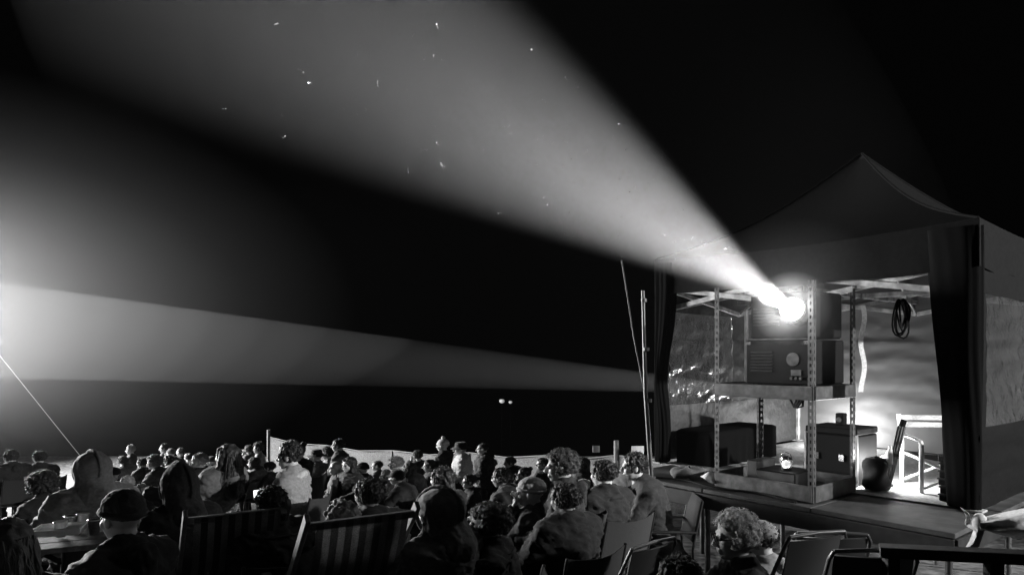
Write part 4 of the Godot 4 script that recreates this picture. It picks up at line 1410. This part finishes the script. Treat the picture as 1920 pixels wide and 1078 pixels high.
# px, py: the middle of the head in the photograph; z: how far away
func person(px: float, py: float, z: float, kind: String, hair: String, hair_tone: String, top: String, label: String, o := {}) -> Node3D:
	var b := body(kind, o.get("bulk", 0.02), o.get("yaw", 0.0), o.get("nod", 0.05))
	var head := P(px, py, z)
	var g: float = ground_y(z) if not o.has("base") else o.base
	var tall: float = clampf((head.y - g) / b.height, 0.8, 1.16)
	var to := Vector3(SCREEN.x - head.x, 0, SCREEN.z - head.z)
	var turn := atan2(to.x, to.z) + deg_to_rad(10.0 - o.get("turn", 0.0))
	var sc: float = o.get("size", 1.0)
	var basis := Basis(Vector3.UP, turn) * Basis.from_scale(Vector3(sc, tall, sc))
	var at := Transform3D(basis, Vector3.ZERO)
	var local: Vector3 = b.head.origin
	var off := at * local
	at.origin = Vector3(head.x - off.x, head.y - off.y, head.z - off.z)
	var t := thing("person", label, "person", at, "people watching the film")
	var m := MeshInstance3D.new()
	m.name = "body"
	m.mesh = b.mesh
	t.add_child(m)
	var mats := [M[top], M[o.get("trousers", "cloth_dark")], M[o.get("skin", "skin_pale")], M["cloth_black"], M["eye"]]
	for k in m.mesh.get_surface_count():
		m.set_surface_override_material(k, mats[k])
	if hair:
		var called: String = {"beanie": "knitted_hat", "pompom": "bobble_hat", "cap": "cap", "sunhat": "brimmed_hat", "hood": "hood", "peaked_hood": "hood"}.get(hair, "hair")
		var h := part(t, called, headwear(hair), M[hair_tone])
		h.transform = b.head
		if hair in ["beanie", "cap", "sunhat", "pompom"] and o.get("under", "") != "":
			var u := part(t, "hair", headwear("cropped" if o.under == "c" else "bob"), M[o.get("under_tone", "hair_dark")])
			u.transform = b.head
	if o.has("glasses"):
		var gl := Shape.new()
		for s in [-1.0, 1.0]:
			var ring := []
			for q in 15:
				var a := TAU * q / 14.0
				ring.append(Vector3(s * 0.032 + cos(a) * 0.024, 0.004 + sin(a) * 0.019, 0.104))
			gl.tube(ring, 0.0022, 5)
			gl.tube([Vector3(s * 0.056, 0.008, 0.103), Vector3(s * 0.08, 0.01, 0.06), Vector3(s * 0.083, 0.006, -0.02)], 0.0022, 5)
		gl.tube([Vector3(-0.009, 0.008, 0.105), Vector3(0.009, 0.008, 0.105)], 0.0022, 5)
		part(t, "glasses", gl, M.black_case).transform = b.head
	if not hair in ["hood", "peaked_hood"] and not o.has("scarf"):
		var pick := int(px + py) % 3
		var wear := part(t, "folded_hood" if pick == 0 else "collar", neckwear(pick), M[o.get("collar", top)])
		wear.transform = Transform3D(Basis.from_scale(Vector3.ONE * (1.0 + o.get("bulk", 0.02) * 4.0)), b.head.origin)
	if o.has("scarf"):
		var ring := []
		for q in 25:
			var a := TAU * q / 24.0
			ring.append(b.head.origin + Vector3(cos(a) * 0.1, -0.17 + 0.015 * sin(a * 3.0), -0.03 + sin(a) * 0.1))
		part(t, "scarf", Shape.new().tube(ring, 0.036, 8), M[o.scarf])
	if kind.begins_with("chair") and not o.has("no_chair"):
		var seat := at
		seat.basis = Basis(Vector3.UP, turn)
		seat.origin.y = g
		camp_chair(seat, o.get("chair", "camp chair under " + label), clampf((at.origin.y + 0.385 * tall - g) / 0.385, 0.7, 1.25))
	return t

func make_people() -> void:
	make_head()
	var far := 0
	# front rows, close to the camera
	person(8, 1030, 2.75, "chair", "long", "hair_fair", "cloth_dark", "person with long pale hair next to the picnic table", {"turn": 14})
	person(225, 972, 3.3, "chair", "beanie", "cloth_mid", "cloth_dark", "person in a grey knitted hat by the picnic table", {"bulk": 0.035, "turn": -8})
	person(170, 884, 5.0, "chair", "hood", "cloth_light", "cloth_light", "person in a large pale hooded jacket behind the picnic table", {"bulk": 0.055, "size": 1.1, "turn": 10})
	person(75, 912, 6.4, "chair_lean", "bushy", "hair_dark", "cloth_dark", "person with bushy dark hair leaning forward beside the pale hooded jacket", {"size": 0.95})
	person(333, 918, 4.6, "chair", "peaked_hood", "cloth_mid", "cloth_dark", "person in a pointed dark hood behind the plain deckchair", {"bulk": 0.05, "turn": 4})
	person(424, 858, 6.3, "deck", "long", "hair_dark", "cloth_grey", "person with long dark hair under a grey jacket, leaning back", {"bulk": 0.045, "turn": -6, "nod": -0.1, "base": 0.02})
	person(541, 856, 6.1, "chair", "short", "hair_dark", "cloth_light", "person with short dark hair in a pale jacket and scarf", {"bulk": 0.03, "scarf": "cloth_white", "turn": -20})
	person(690, 930, 4.5, "chair", "short", "hair_dark", "cloth_black", "person with dark cropped hair in black by the striped deckchair", {"bulk": 0.05, "skin": "skin_deep", "turn": 20})
	person(640, 985, 3.75, "deck", "headband", "hair_fair", "cloth_mid", "person with wispy pale hair sunk in the striped deckchair", {"turn": 24, "base": -0.02})
	person(821, 962, 3.7, "chair", "hood", "cloth_grey", "cloth_grey", "person in a grey hooded jacket next to the striped deckchair", {"bulk": 0.05, "turn": 5, "size": 1.08})
	person(913, 984, 3.9, "chair", "curly", "hair_brown", "cloth_dark", "person with brown curls turned in profile beside the grey hood", {"turn": -18, "bulk": 0.04})
	person(993, 925, 5.2, "chair_chin", "beanie", "cloth_light", "cloth_dark", "person in a smooth pale knitted hat with a hand at the chin", {"turn": -15, "bulk": 0.03})
	person(1050, 876, 5.1, "chair", "curly", "hair_brown", "cloth_dark", "person with a big cloud of brown hair, face to the light", {"turn": -22, "bulk": 0.03, "base": -0.05})
	person(1058, 938, 4.5, "chair", "short", "hair_dark", "cloth_black", "person in black in front of the big cloud of brown hair", {"bulk": 0.05, "turn": 25, "skin": "skin_deep"})
	person(1130, 890, 5.3, "chair", "short", "hair_dark", "cloth_black", "tall person in black with dark hair next to the leaning pole", {"bulk": 0.045, "turn": 28, "base": -0.05})
	person(1188, 876, 6.0, "chair_lean", "short", "hair_dark", "cloth_dark", "person with bright profile seated at the foot of the leaning pole", {"turn": -18})
	person(827, 900, 6.0, "chair", "bob", "hair_dark", "cloth_black", "person with a dark bob behind the grey hooded jacket", {"turn": 12, "bulk": 0.03})
	person(940, 897, 7.0, "chair_lean", "short", "hair_dark", "cloth_black", "person with a round dark head behind the brown curls", {"turn": 10, "bulk": 0.04, "skin": "skin_deep"})
	person(1376, 1008, 3.95, "ground", "curly", "hair_grey", "cloth_mid", "person with grey curls and glasses sitting low before the deck", {"turn": -24, "glasses": true, "size": 1.05, "base": -0.05})
	person(1424, 1012, 4.35, "ground", "cap", "cloth_light", "cloth_light", "person in a pale cap and sweater behind the grey curls", {"turn": 18, "under": "c"})
	person(1268, 1092, 3.3, "ground", "short", "hair_dark", "cloth_black", "person with a dark head low in front of the deck legs", {"turn": 12, "base": 0.0})
	# middle rows
	person(18, 858, 10.4, "chair", "short", "hair_brown", "cloth_dark", "person in a wide dark coat against the lit grass", {"bulk": 0.05})
	person(72, 859, 10.8, "chair", "short", "hair_brown", "cloth_mid", "person in a grey coat silhouetted on the lit grass", {"bulk": 0.045, "turn": 10})
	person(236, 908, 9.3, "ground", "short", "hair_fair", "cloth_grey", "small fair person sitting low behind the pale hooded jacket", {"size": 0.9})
	person(260, 926, 8.2, "ground", "bob", "hair_brown", "cloth_mid", "small person with brown bob sitting low beside the pointed hood", {"size": 0.88})
	person(372, 866, 9.2, "chair_chin", "short", "hair_grey", "cloth_dark", "grey haired person in profile beside the long dark hair", {"turn": -15})
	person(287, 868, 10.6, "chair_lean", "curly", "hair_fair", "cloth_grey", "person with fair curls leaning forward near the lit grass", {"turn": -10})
	person(629, 878, 10.2, "chair", "", "", "cloth_mid", "bald person in front of the fence's first sag", {"turn": -25})
	person(653, 872, 10.0, "chair", "bob", "hair_dark", "cloth_dark", "person with a dark bob looking back beside the bald head", {"turn": -70})
	person(633, 836, 11.4, "stand", "short", "hair_brown", "cloth_mid", "standing person with brown hair at the pale fence", {"turn": -10, "base": -1.0})
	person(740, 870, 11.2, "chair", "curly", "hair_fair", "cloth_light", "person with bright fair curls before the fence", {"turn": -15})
	person(743, 896, 9.2, "chair_lean", "cap", "cloth_black", "cloth_dark", "person in a black cap below the fair curls", {"under": "c", "turn": 5})
	person(829, 836, 12.0, "stand", "pompom", "cloth_white", "cloth_black", "standing person in a white bobble hat at the fence", {"turn": 8, "base": -1.05})
	person(863, 842, 11.0, "stand", "sunhat", "cloth_black", "cloth_white", "standing person in a dark brimmed hat and bright white coat", {"bulk": 0.04, "turn": -20, "base": -0.95})
	person(904, 842, 12.4, "stand", "cropped", "hair_dark", "cloth_black", "standing person in a long black coat at the fence", {"bulk": 0.05, "turn": -12, "base": -1.1})
	person(592, 856, 11.6, "chair_chin", "sunhat", "cloth_black", "cloth_grey", "person in a black brimmed hat between pale jacket and bald head", {})
	person(878, 904, 10.2, "ground", "short", "hair_brown", "cloth_dark", "bright faced small person below the white coat", {"turn": -30, "size": 0.92})
	person(766, 880, 11.4, "chair_lean", "bob", "hair_brown", "cloth_grey", "person with a brown bob next to the fair curls", {"turn": -12})
	person(804, 874, 11.8, "chair", "short", "hair_dark", "cloth_mid", "person with dark hair below the white bobble hat", {"turn": -20})
	person(1016, 870, 12.5, "chair", "short", "hair_dark", "cloth_dark", "small bright face in front of the big cloud of brown hair", {"turn": -22})
	person(982, 889, 11.0, "chair_chin", "bun", "hair_brown", "cloth_mid", "person with a bun and raised hand behind the pale knitted hat", {"turn": -20})
	person(679, 880, 12.2, "chair_chin", "beanie", "cloth_black", "cloth_dark", "person in a black knitted hat behind the dark bob", {})
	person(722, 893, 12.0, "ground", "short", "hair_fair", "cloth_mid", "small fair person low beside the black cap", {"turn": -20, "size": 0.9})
	person(664, 895, 11.6, "ground", "bob", "hair_brown", "cloth_mid", "small person with brown bob low under the black knitted hat", {"turn": -25, "size": 0.9})
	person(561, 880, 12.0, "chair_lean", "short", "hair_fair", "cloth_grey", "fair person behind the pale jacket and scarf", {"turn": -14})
	person(557, 846, 9.6, "chair", "bun", "hair_dark", "cloth_dark", "person with a dark bun just past the pale jacket", {"turn": 5})
	person(613, 851, 12.4, "chair", "curly", "hair_brown", "cloth_light", "person with brown curls beside the standing brown hair", {"turn": -16})
	person(503, 877, 12.6, "chair", "short", "hair_dark", "cloth_mid", "dark haired person right under the fence's tall end post", {"turn": -14})
	person(210, 890, 11.0, "chair", "beanie", "cloth_dark", "cloth_dark", "person in a dark knitted hat just past the pale hood", {})
	# back rows on the slope: small, lit from the screen
	var rows := [
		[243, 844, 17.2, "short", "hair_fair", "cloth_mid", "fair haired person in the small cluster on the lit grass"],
		[228, 865, 15.2, "curly", "hair_brown", "cloth_grey", "person with brown curls in front of the fair haired person"],
		[306, 841, 18.4, "short", "hair_brown", "cloth_grey", "person with brown hair in the far group of three"],
		[319, 851, 16.6, "beanie", "cloth_grey", "cloth_mid", "person in a grey hat in the far group of three"],
		[337, 848, 17.4, "cropped", "hair_brown", "cloth_dark", "closely cropped person in the far group of three"],
		[314, 864, 14.6, "bob", "hair_dark", "cloth_light", "person with a dark bob below the far group of three"],
		[265, 869, 14.0, "short", "hair_brown", "cloth_mid", "brown haired person between the lit grass cluster and group of three"],
		[465, 844, 16.8, "short", "hair_brown", "cloth_grey", "brown haired person beside the fence's tall end post"],
		[483, 841, 15.4, "curly", "hair_brown", "cloth_light", "person with brown curls close to the fence's tall end post"],
		[474, 869, 12.6, "bob", "hair_brown", "cloth_grey", "person with a brown bob before the curls at the end post"],
		[352, 858, 16.2, "bun", "hair_dark", "cloth_mid", "person with a dark bun beside the far group of three"],
		[397, 866, 13.2, "cap", "cloth_mid", "cloth_dark", "person in a grey cap beside the long dark hair"],
		[447, 872, 12.2, "short", "hair_brown", "cloth_mid", "brown haired person between the long dark hair and end post"],
		[580, 876, 14.0, "long", "hair_brown", "cloth_dark", "person with long brown hair past the pale jacket"],
		[706, 874, 13.4, "cropped", "hair_dark", "cloth_grey", "cropped person between black hat and fair curls"],
		[845, 872, 12.8, "bun", "hair_brown", "cloth_mid", "person with a brown bun below the dark brimmed hat"],
		[921, 872, 12.6, "beanie", "cloth_grey", "cloth_dark", "person in a grey hat below the long black coat"],
		[955, 868, 12.4, "short", "hair_brown", "cloth_dark", "brown haired person next to the long black coat"],
		[1090, 872, 10.4, "bob", "hair_dark", "cloth_dark", "person with a dark bob behind the tall person in black"],
		[782, 855, 13.4, "short", "hair_dark", "cloth_dark", "bright narrow face above the brown bob at the fence"],
	]
	for r in rows:
		person(r[0], r[1], r[2], ["chair", "chair_lean", "chair", "chair_chin"][far % 4], r[3], r[4], r[5], r[6], {"turn": -14.0 + 9.0 * (far % 4), "yaw": [0.0, -0.5, 0.35][far % 3], "bulk": [0.02, 0.04][far % 2], "size": 0.94 + 0.03 * (far % 4)})
		far += 1

func make_foreground() -> void:
	# deckchairs seen from behind
	for k in 2:
		var q: Array = [[446, 966, 4.0, 0], [680, 975, 3.45, 1]][k]
		var top := P(q[0], q[1], q[2])
		var face := Vector3(-0.5, 0, -0.86)
		var turn := atan2(face.x, face.z)
		var base := Vector3(top.x, top.y - 1.0, top.z) - Basis(Vector3.UP, turn) * Vector3(0, 0, -0.42)
		var t := thing("deckchair", ["wooden deckchair with plain dark canvas seen from behind", "wooden deckchair with striped canvas seen from behind"][k], "deckchair", Transform3D(Basis(Vector3.UP, turn), base), "deckchairs in the front row")
		for s in [-1.0, 1.0]:
			part(t, "back_rail", Shape.new().bar(Vector3(s * 0.28, 1.05, -0.45), Vector3(s * 0.28, 0.0, 0.56), 0.024, 0.05, Vector3.RIGHT), M.wood)
			part(t, "seat_rail", Shape.new().bar(Vector3(s * 0.245, 0.0, -0.46), Vector3(s * 0.245, 0.38, 0.44), 0.022, 0.045, Vector3.RIGHT), M.wood)
			part(t, "prop_leg", Shape.new().bar(Vector3(s * 0.305, 0.62, -0.05), Vector3(s * 0.305, 0.05, -0.44), 0.02, 0.04, Vector3.RIGHT), M.wood)
			part(t, "armrest", Shape.new().bar(Vector3(s * 0.33, 0.60, -0.1), Vector3(s * 0.33, 0.58, 0.38), 0.05, 0.02, Vector3.RIGHT), M.wood)
		part(t, "top_bar", Shape.new().bar(Vector3(-0.27, 1.0, -0.42), Vector3(0.27, 1.0, -0.42), 0.035, 0.035, Vector3.UP), M.wood)
		part(t, "front_bar", Shape.new().bar(Vector3(-0.235, 0.36, 0.42), Vector3(0.235, 0.36, 0.42), 0.03, 0.03, Vector3.UP), M.wood)
		part(t, "rear_bar", Shape.new().bar(Vector3(-0.3, 0.06, -0.43), Vector3(0.3, 0.06, -0.43), 0.03, 0.03, Vector3.UP), M.wood)
		var n := 13
		for j in n:
			var u0 := j / float(n)
			var u1 := (j + 1) / float(n)
			var mat: Material = M.deck_canvas_dark if k == 0 or j % 2 == 0 else M.canvas_light
			if k == 0 and j % 2 == 1:
				mat = M.deck_canvas_mid
			part(t, "canvas_stripe", Shape.new().sheet(func(u: float, v: float) -> Vector3:
				var x := lerpf(-0.235, 0.235, lerpf(u0, u1, u))
				var a := Vector3(x, 1.012, -0.445)
				var b := Vector3(x, 0.375, 0.44)
				var p := a.lerp(b, v)
				var sag := sin(v * PI) * (0.2 - 0.4 * x * x) + 0.07 * sin(v * TAU) * float(v < 0.5)
				p += Vector3(0, -0.8, -0.35) * sag
				return p, 3, 18, 0.003), mat)
	# low picnic table with cups and a pale box lid
	var at := P(118, 1003, 4.2)
	var g := ground_y(4.2)
	var tb := thing("picnic_table", "low dark picnic table between the knitted hat and the pale hair", "table", Transform3D(Basis(Vector3.UP, 0.4), Vector3(at.x, g, at.z)))
	var h := at.y - g
	for j in 4:
		part(tb, "plank", Shape.new().cube(Vector3(0, h - 0.02, -0.225 + j * 0.15), Vector3(0.8, 0.03, 0.142), 0.005), M.wood)
	for sx in [-1.0, 1.0]:
		for sz in [-1.0, 1.0]:
			part(tb, "leg", Shape.new().bar(Vector3(sx * 0.32, 0, sz * 0.26), Vector3(sx * 0.34, h - 0.035, sz * 0.2), 0.05, 0.05), M.dark_wood)
	var tray := thing("food_tray", "shallow white food tray on the picnic table", "tray", Transform3D(Basis(Vector3.UP, 0.3), P(112, 1000, 4.12)))
	part(tray, "dish", Shape.new().cube(Vector3(0, 0.014, 0), Vector3(0.24, 0.02, 0.17), 0.008), M.white_plastic)
	for e in [[0, 0.09, 0.26, 0.012], [0, -0.09, 0.26, 0.012], [0.125, 0, 0.012, 0.17], [-0.125, 0, 0.012, 0.17]]:
		part(tray, "rim", Shape.new().cube(Vector3(e[0], 0.03, e[1]), Vector3(e[2], 0.024, e[3]), 0.004), M.white_plastic)
	for k in 4:
		var q: Array = [[112, 996, 4.15], [132, 991, 4.3], [154, 990, 4.35], [176, 1000, 4.2]][k]
		var c := thing("paper_cup", ["paper cup standing behind the white food tray", "paper cup at the tray's far corner", "paper cup nearer the pale hooded jacket", "paper cup at the knitted hat's elbow"][k], "cup", Transform3D(Basis(), Vector3(P(q[0], q[1], q[2]).x, at.y, P(q[0], q[1], q[2]).z)), "cups on the picnic table")
		part(c, "cup_wall", Shape.new().lathe([Vector2(0.0, 0.002), Vector2(0.026, 0.002), Vector2(0.036, 0.09), Vector2(0.037, 0.092), Vector2(0.033, 0.09), Vector2(0.024, 0.01), Vector2(0, 0.01)], Transform3D(), 18), M.white_plastic if k % 2 == 0 else M.cloth_grey)
		part(c, "rim", Shape.new().lathe([Vector2(0.035, 0.088), Vector2(0.039, 0.092), Vector2(0.035, 0.096)], Transform3D(), 18), M.white_plastic)
	# phone lit up in the crowd
	var ph := thing("mobile_phone", "small bright phone screen held up behind the plain deckchair", "phone", Transform3D(Basis(Vector3.UP, 0.5) * Basis(Vector3.RIGHT, -0.4), P(482, 927, 4.4)))
	part(ph, "case", Shape.new().cube(Vector3(0, 0, -0.005), Vector3(0.05, 0.062, 0.009), 0.004), M.black_case)
	part(ph, "phone_screen", Shape.new().cube(Vector3(0, 0, 0.0012), Vector3(0.044, 0.054, 0.002), 0.0006), M.phone_screen)
	lamp_omni("phone_light", ph.transform * Vector3(0, 0, 0.02), 0.004, 0.02)
	person(506, 945, 4.25, "chair_phone", "short", "hair_dark", "cloth_black", "person in black holding up the bright phone", {"bulk": 0.05, "turn": 22})
	# papers in the crowd by the pole
	for k in 2:
		var q: Array = [[1095, 908, 5.1, 0.09], [1163, 901, 5.6, 0.13]][k]
		var p := part(self, "programme_sheet", Shape.new().sheet(func(u: float, v: float) -> Vector3:
			return P(q[0], q[1], q[2]) + Vector3((u - 0.5) * q[3], (v - 0.5) * q[3] * 0.8 + 0.01 * sin(u * 4.0), (v - 0.5) * 0.06), 6, 4, 0.002), M.white_cloth)
		p.name = numbered("programme_sheet")
		tag(p, ["small white programme sheet held beside the tall person in black", "larger white programme sheet near the leaning pole"][k], "paper")
	# folding chairs in front of the deck
	for k in 4:
		var q: Array = [[1462, 1010, 4.1, 20.0], [1528, 1008, 4.2, -6.0], [1592, 1040, 3.7, -4.0], [1152, 1030, 4.2, 40.0]][k]
		var a := P(q[0], q[1], q[2])
		var t := thing("folding_chair", ["empty folding chair turned beside the pale cap", "empty folding chair squarely facing the deck", "empty folding chair with bent tube arm at the front rail", "empty tube frame folding chair beside the tall person in black"][k], "chair", Transform3D(Basis(Vector3.UP, PI + deg_to_rad(q[3])), Vector3(a.x, a.y - 0.72, a.z)), "empty folding chairs")
		part(t, "seat", Shape.new().sheet(func(u: float, v: float) -> Vector3:
			return Vector3(lerpf(-0.2, 0.2, u), 0.43 - 0.015 * sin(u * PI) + 0.01 * v, lerpf(-0.2, 0.2, v)), 8, 6, 0.012), M.plastic_chair)
		part(t, "backrest", Shape.new().sheet(func(u: float, v: float) -> Vector3:
			return Vector3(lerpf(-0.19, 0.19, u), lerpf(0.56, 0.80, v), -0.235 - 0.06 * v - 0.03 * sin(u * PI)), 10, 6, 0.012), M.plastic_chair)
		for s in [-1.0, 1.0]:
			part(t, "back_tube", Shape.new().tube([Vector3(s * 0.215, 0.0, 0.24), Vector3(s * 0.215, 0.45, -0.12), Vector3(s * 0.21, 0.78, -0.29), Vector3(s * 0.19, 0.82, -0.3)], 0.011, 8), M.tube_grey)
			part(t, "rear_tube", Shape.new().tube([Vector3(s * 0.19, 0.0, -0.28), Vector3(s * 0.19, 0.42, 0.12)], 0.011, 8), M.tube_grey)
		part(t, "top_tube", Shape.new().tube([Vector3(-0.19, 0.82, -0.3), Vector3(0, 0.83, -0.305), Vector3(0.19, 0.82, -0.3)], 0.011, 8), M.tube_grey)
		part(t, "stretcher", Shape.new().tube([Vector3(-0.19, 0.1, -0.185), Vector3(0.19, 0.1, -0.185)], 0.008, 8), M.tube_grey)
	# dark barrier rail across the lower right corner
	var rail := thing("barrier_rail", "dark timber barrier rail in front of the empty folding chairs", "barrier")
	var r0 := P(1650, 1032, 3.35)
	var r1 := P(2060, 1052, 3.0)
	part(rail, "top_rail", Shape.new().bar(r0, r1, 0.05, 0.09, Vector3.UP), M.dark_wood)
	for u in [0.06, 0.55, 0.97]:
		var p := r0.lerp(r1, u)
		part(rail, "post", Shape.new().bar(Vector3(p.x, 0.0, p.z), p - Vector3(0, 0.028, 0), 0.06, 0.06), M.dark_wood)
	# knotted white cloth over the rail by the tent's near corner
	var cl := thing("knotted_cloth", "knotted white cloth hanging at the deck's near corner", "cloth")
	part(cl, "tail", Shape.new().sheet(func(u: float, v: float) -> Vector3:
		var w := 0.085 * (1.0 - 0.35 * sin(v * 3.0)) * lerpf(0.7, 1.0, v)
		var p := P(lerpf(1838, 1826, v), lerpf(985, 1030, v), 4.0)
		return p + Vector3((u - 0.5) * w, 0, 0.03 * sin(u * 9.0 + v * 3.0)), 14, 12, 0.004), M.white_cloth)
	part(cl, "flap", Shape.new().sheet(func(u: float, v: float) -> Vector3:
		var a := P(1802, 951, 4.02).lerp(P(1836, 984, 4.0), u)
		var b := P(1815, 985, 4.02).lerp(P(1832, 1000, 4.0), u)
		return a.lerp(b, v) + Vector3(0, 0, 0.025 * sin(u * 6.0 + v * 4.0)), 10, 8, 0.004), M.white_cloth)
	part(cl, "knot", Shape.new().ball(P(1838, 978, 3.98), Vector3(0.04, 0.05, 0.035), 14, 10), M.white_cloth)
	part(cl, "swag", Shape.new().sheet(func(u: float, v: float) -> Vector3:
		var x := lerpf(1840, 2010, u)
		var y := lerpf(lerpf(974, 940, pow(u, 0.7)), lerpf(990, 985, u) + 22.0 * sin(u * PI), v)
		return P(x, y, 3.98 - 0.12 * sin(v * PI) * sin(u * PI) + 0.035 * sin(v * 11.0 + u * 5.0)), 26, 16, 0.004), M.white_cloth)

func make_insects() -> void:
	var lens := T(0.41, 2.185, 2.2)
	var axis := Vector3(-0.77, 0.292, 0.638).normalized()
	var side := axis.cross(Vector3.UP).normalized()
	var up := side.cross(axis)
	var variants := []
	for v in 4:
		var r := RandomNumberGenerator.new()
		r.seed = 40 + v
		var wing := Shape.new()
		for s in [-1.0, 1.0]:
			wing.sheet(func(u: float, w: float) -> Vector3:
				return Vector3(s * (0.001 + 0.002 * u), 0.009 * u, (w - 0.5) * 0.005 * sin(u * 2.6 + 0.3)), 4, 3, 0.0001)
		var trails := Shape.new()  # threads shaped after the curved light trails of flying insects
		for s in 3:
			var pts := []
			var bend := r.randf_range(-1.0, 1.0)
			for q in 8:
				var t := q / 7.0
				pts.append(Vector3((s - 1) * 0.006 * t + bend * 0.012 * t * t, 0.004 * sin(t * 2.0 + v) + bend * 0.008 * t * t, -0.006 - 0.034 * t))
			trails.tube(pts, 0.0002, 4)
		variants.append([wing.mesh(), trails.mesh(), Shape.new().tube([Vector3(0, 0, 0.006), Vector3(0, 0.001, 0), Vector3(0, 0, -0.007)], [0.0009, 0.0011, 0.0005], 6).mesh()])
	for k in 150:
		var t := rng.randf_range(0.7, 4.4)
		var a := rng.randf_range(0, TAU)
		var r := sqrt(rng.randf()) * tan(deg_to_rad(8.8)) * t
		var p := lens + axis * t + (side * cos(a) + up * sin(a)) * r
		var turn := Basis(Vector3(rng.randfn(), rng.randfn(), rng.randfn()).normalized(), rng.randf_range(0, TAU))
		var m := thing("trail_insect", "flying insect with threads shaped as its curved light trail in the projector's broad beam", "insect", Transform3D(turn.scaled(Vector3.ONE * (0.22 + 0.6 * pow(rng.randf(), 2.5))), p), "insects in the projector beam")
		var v: Array = variants[k % 4]
		part(m, "wings", v[0], M.moth_wing)
		part(m, "trail_threads", v[1], M.moth_wing)
		part(m, "abdomen", v[2], M.moth_wing)
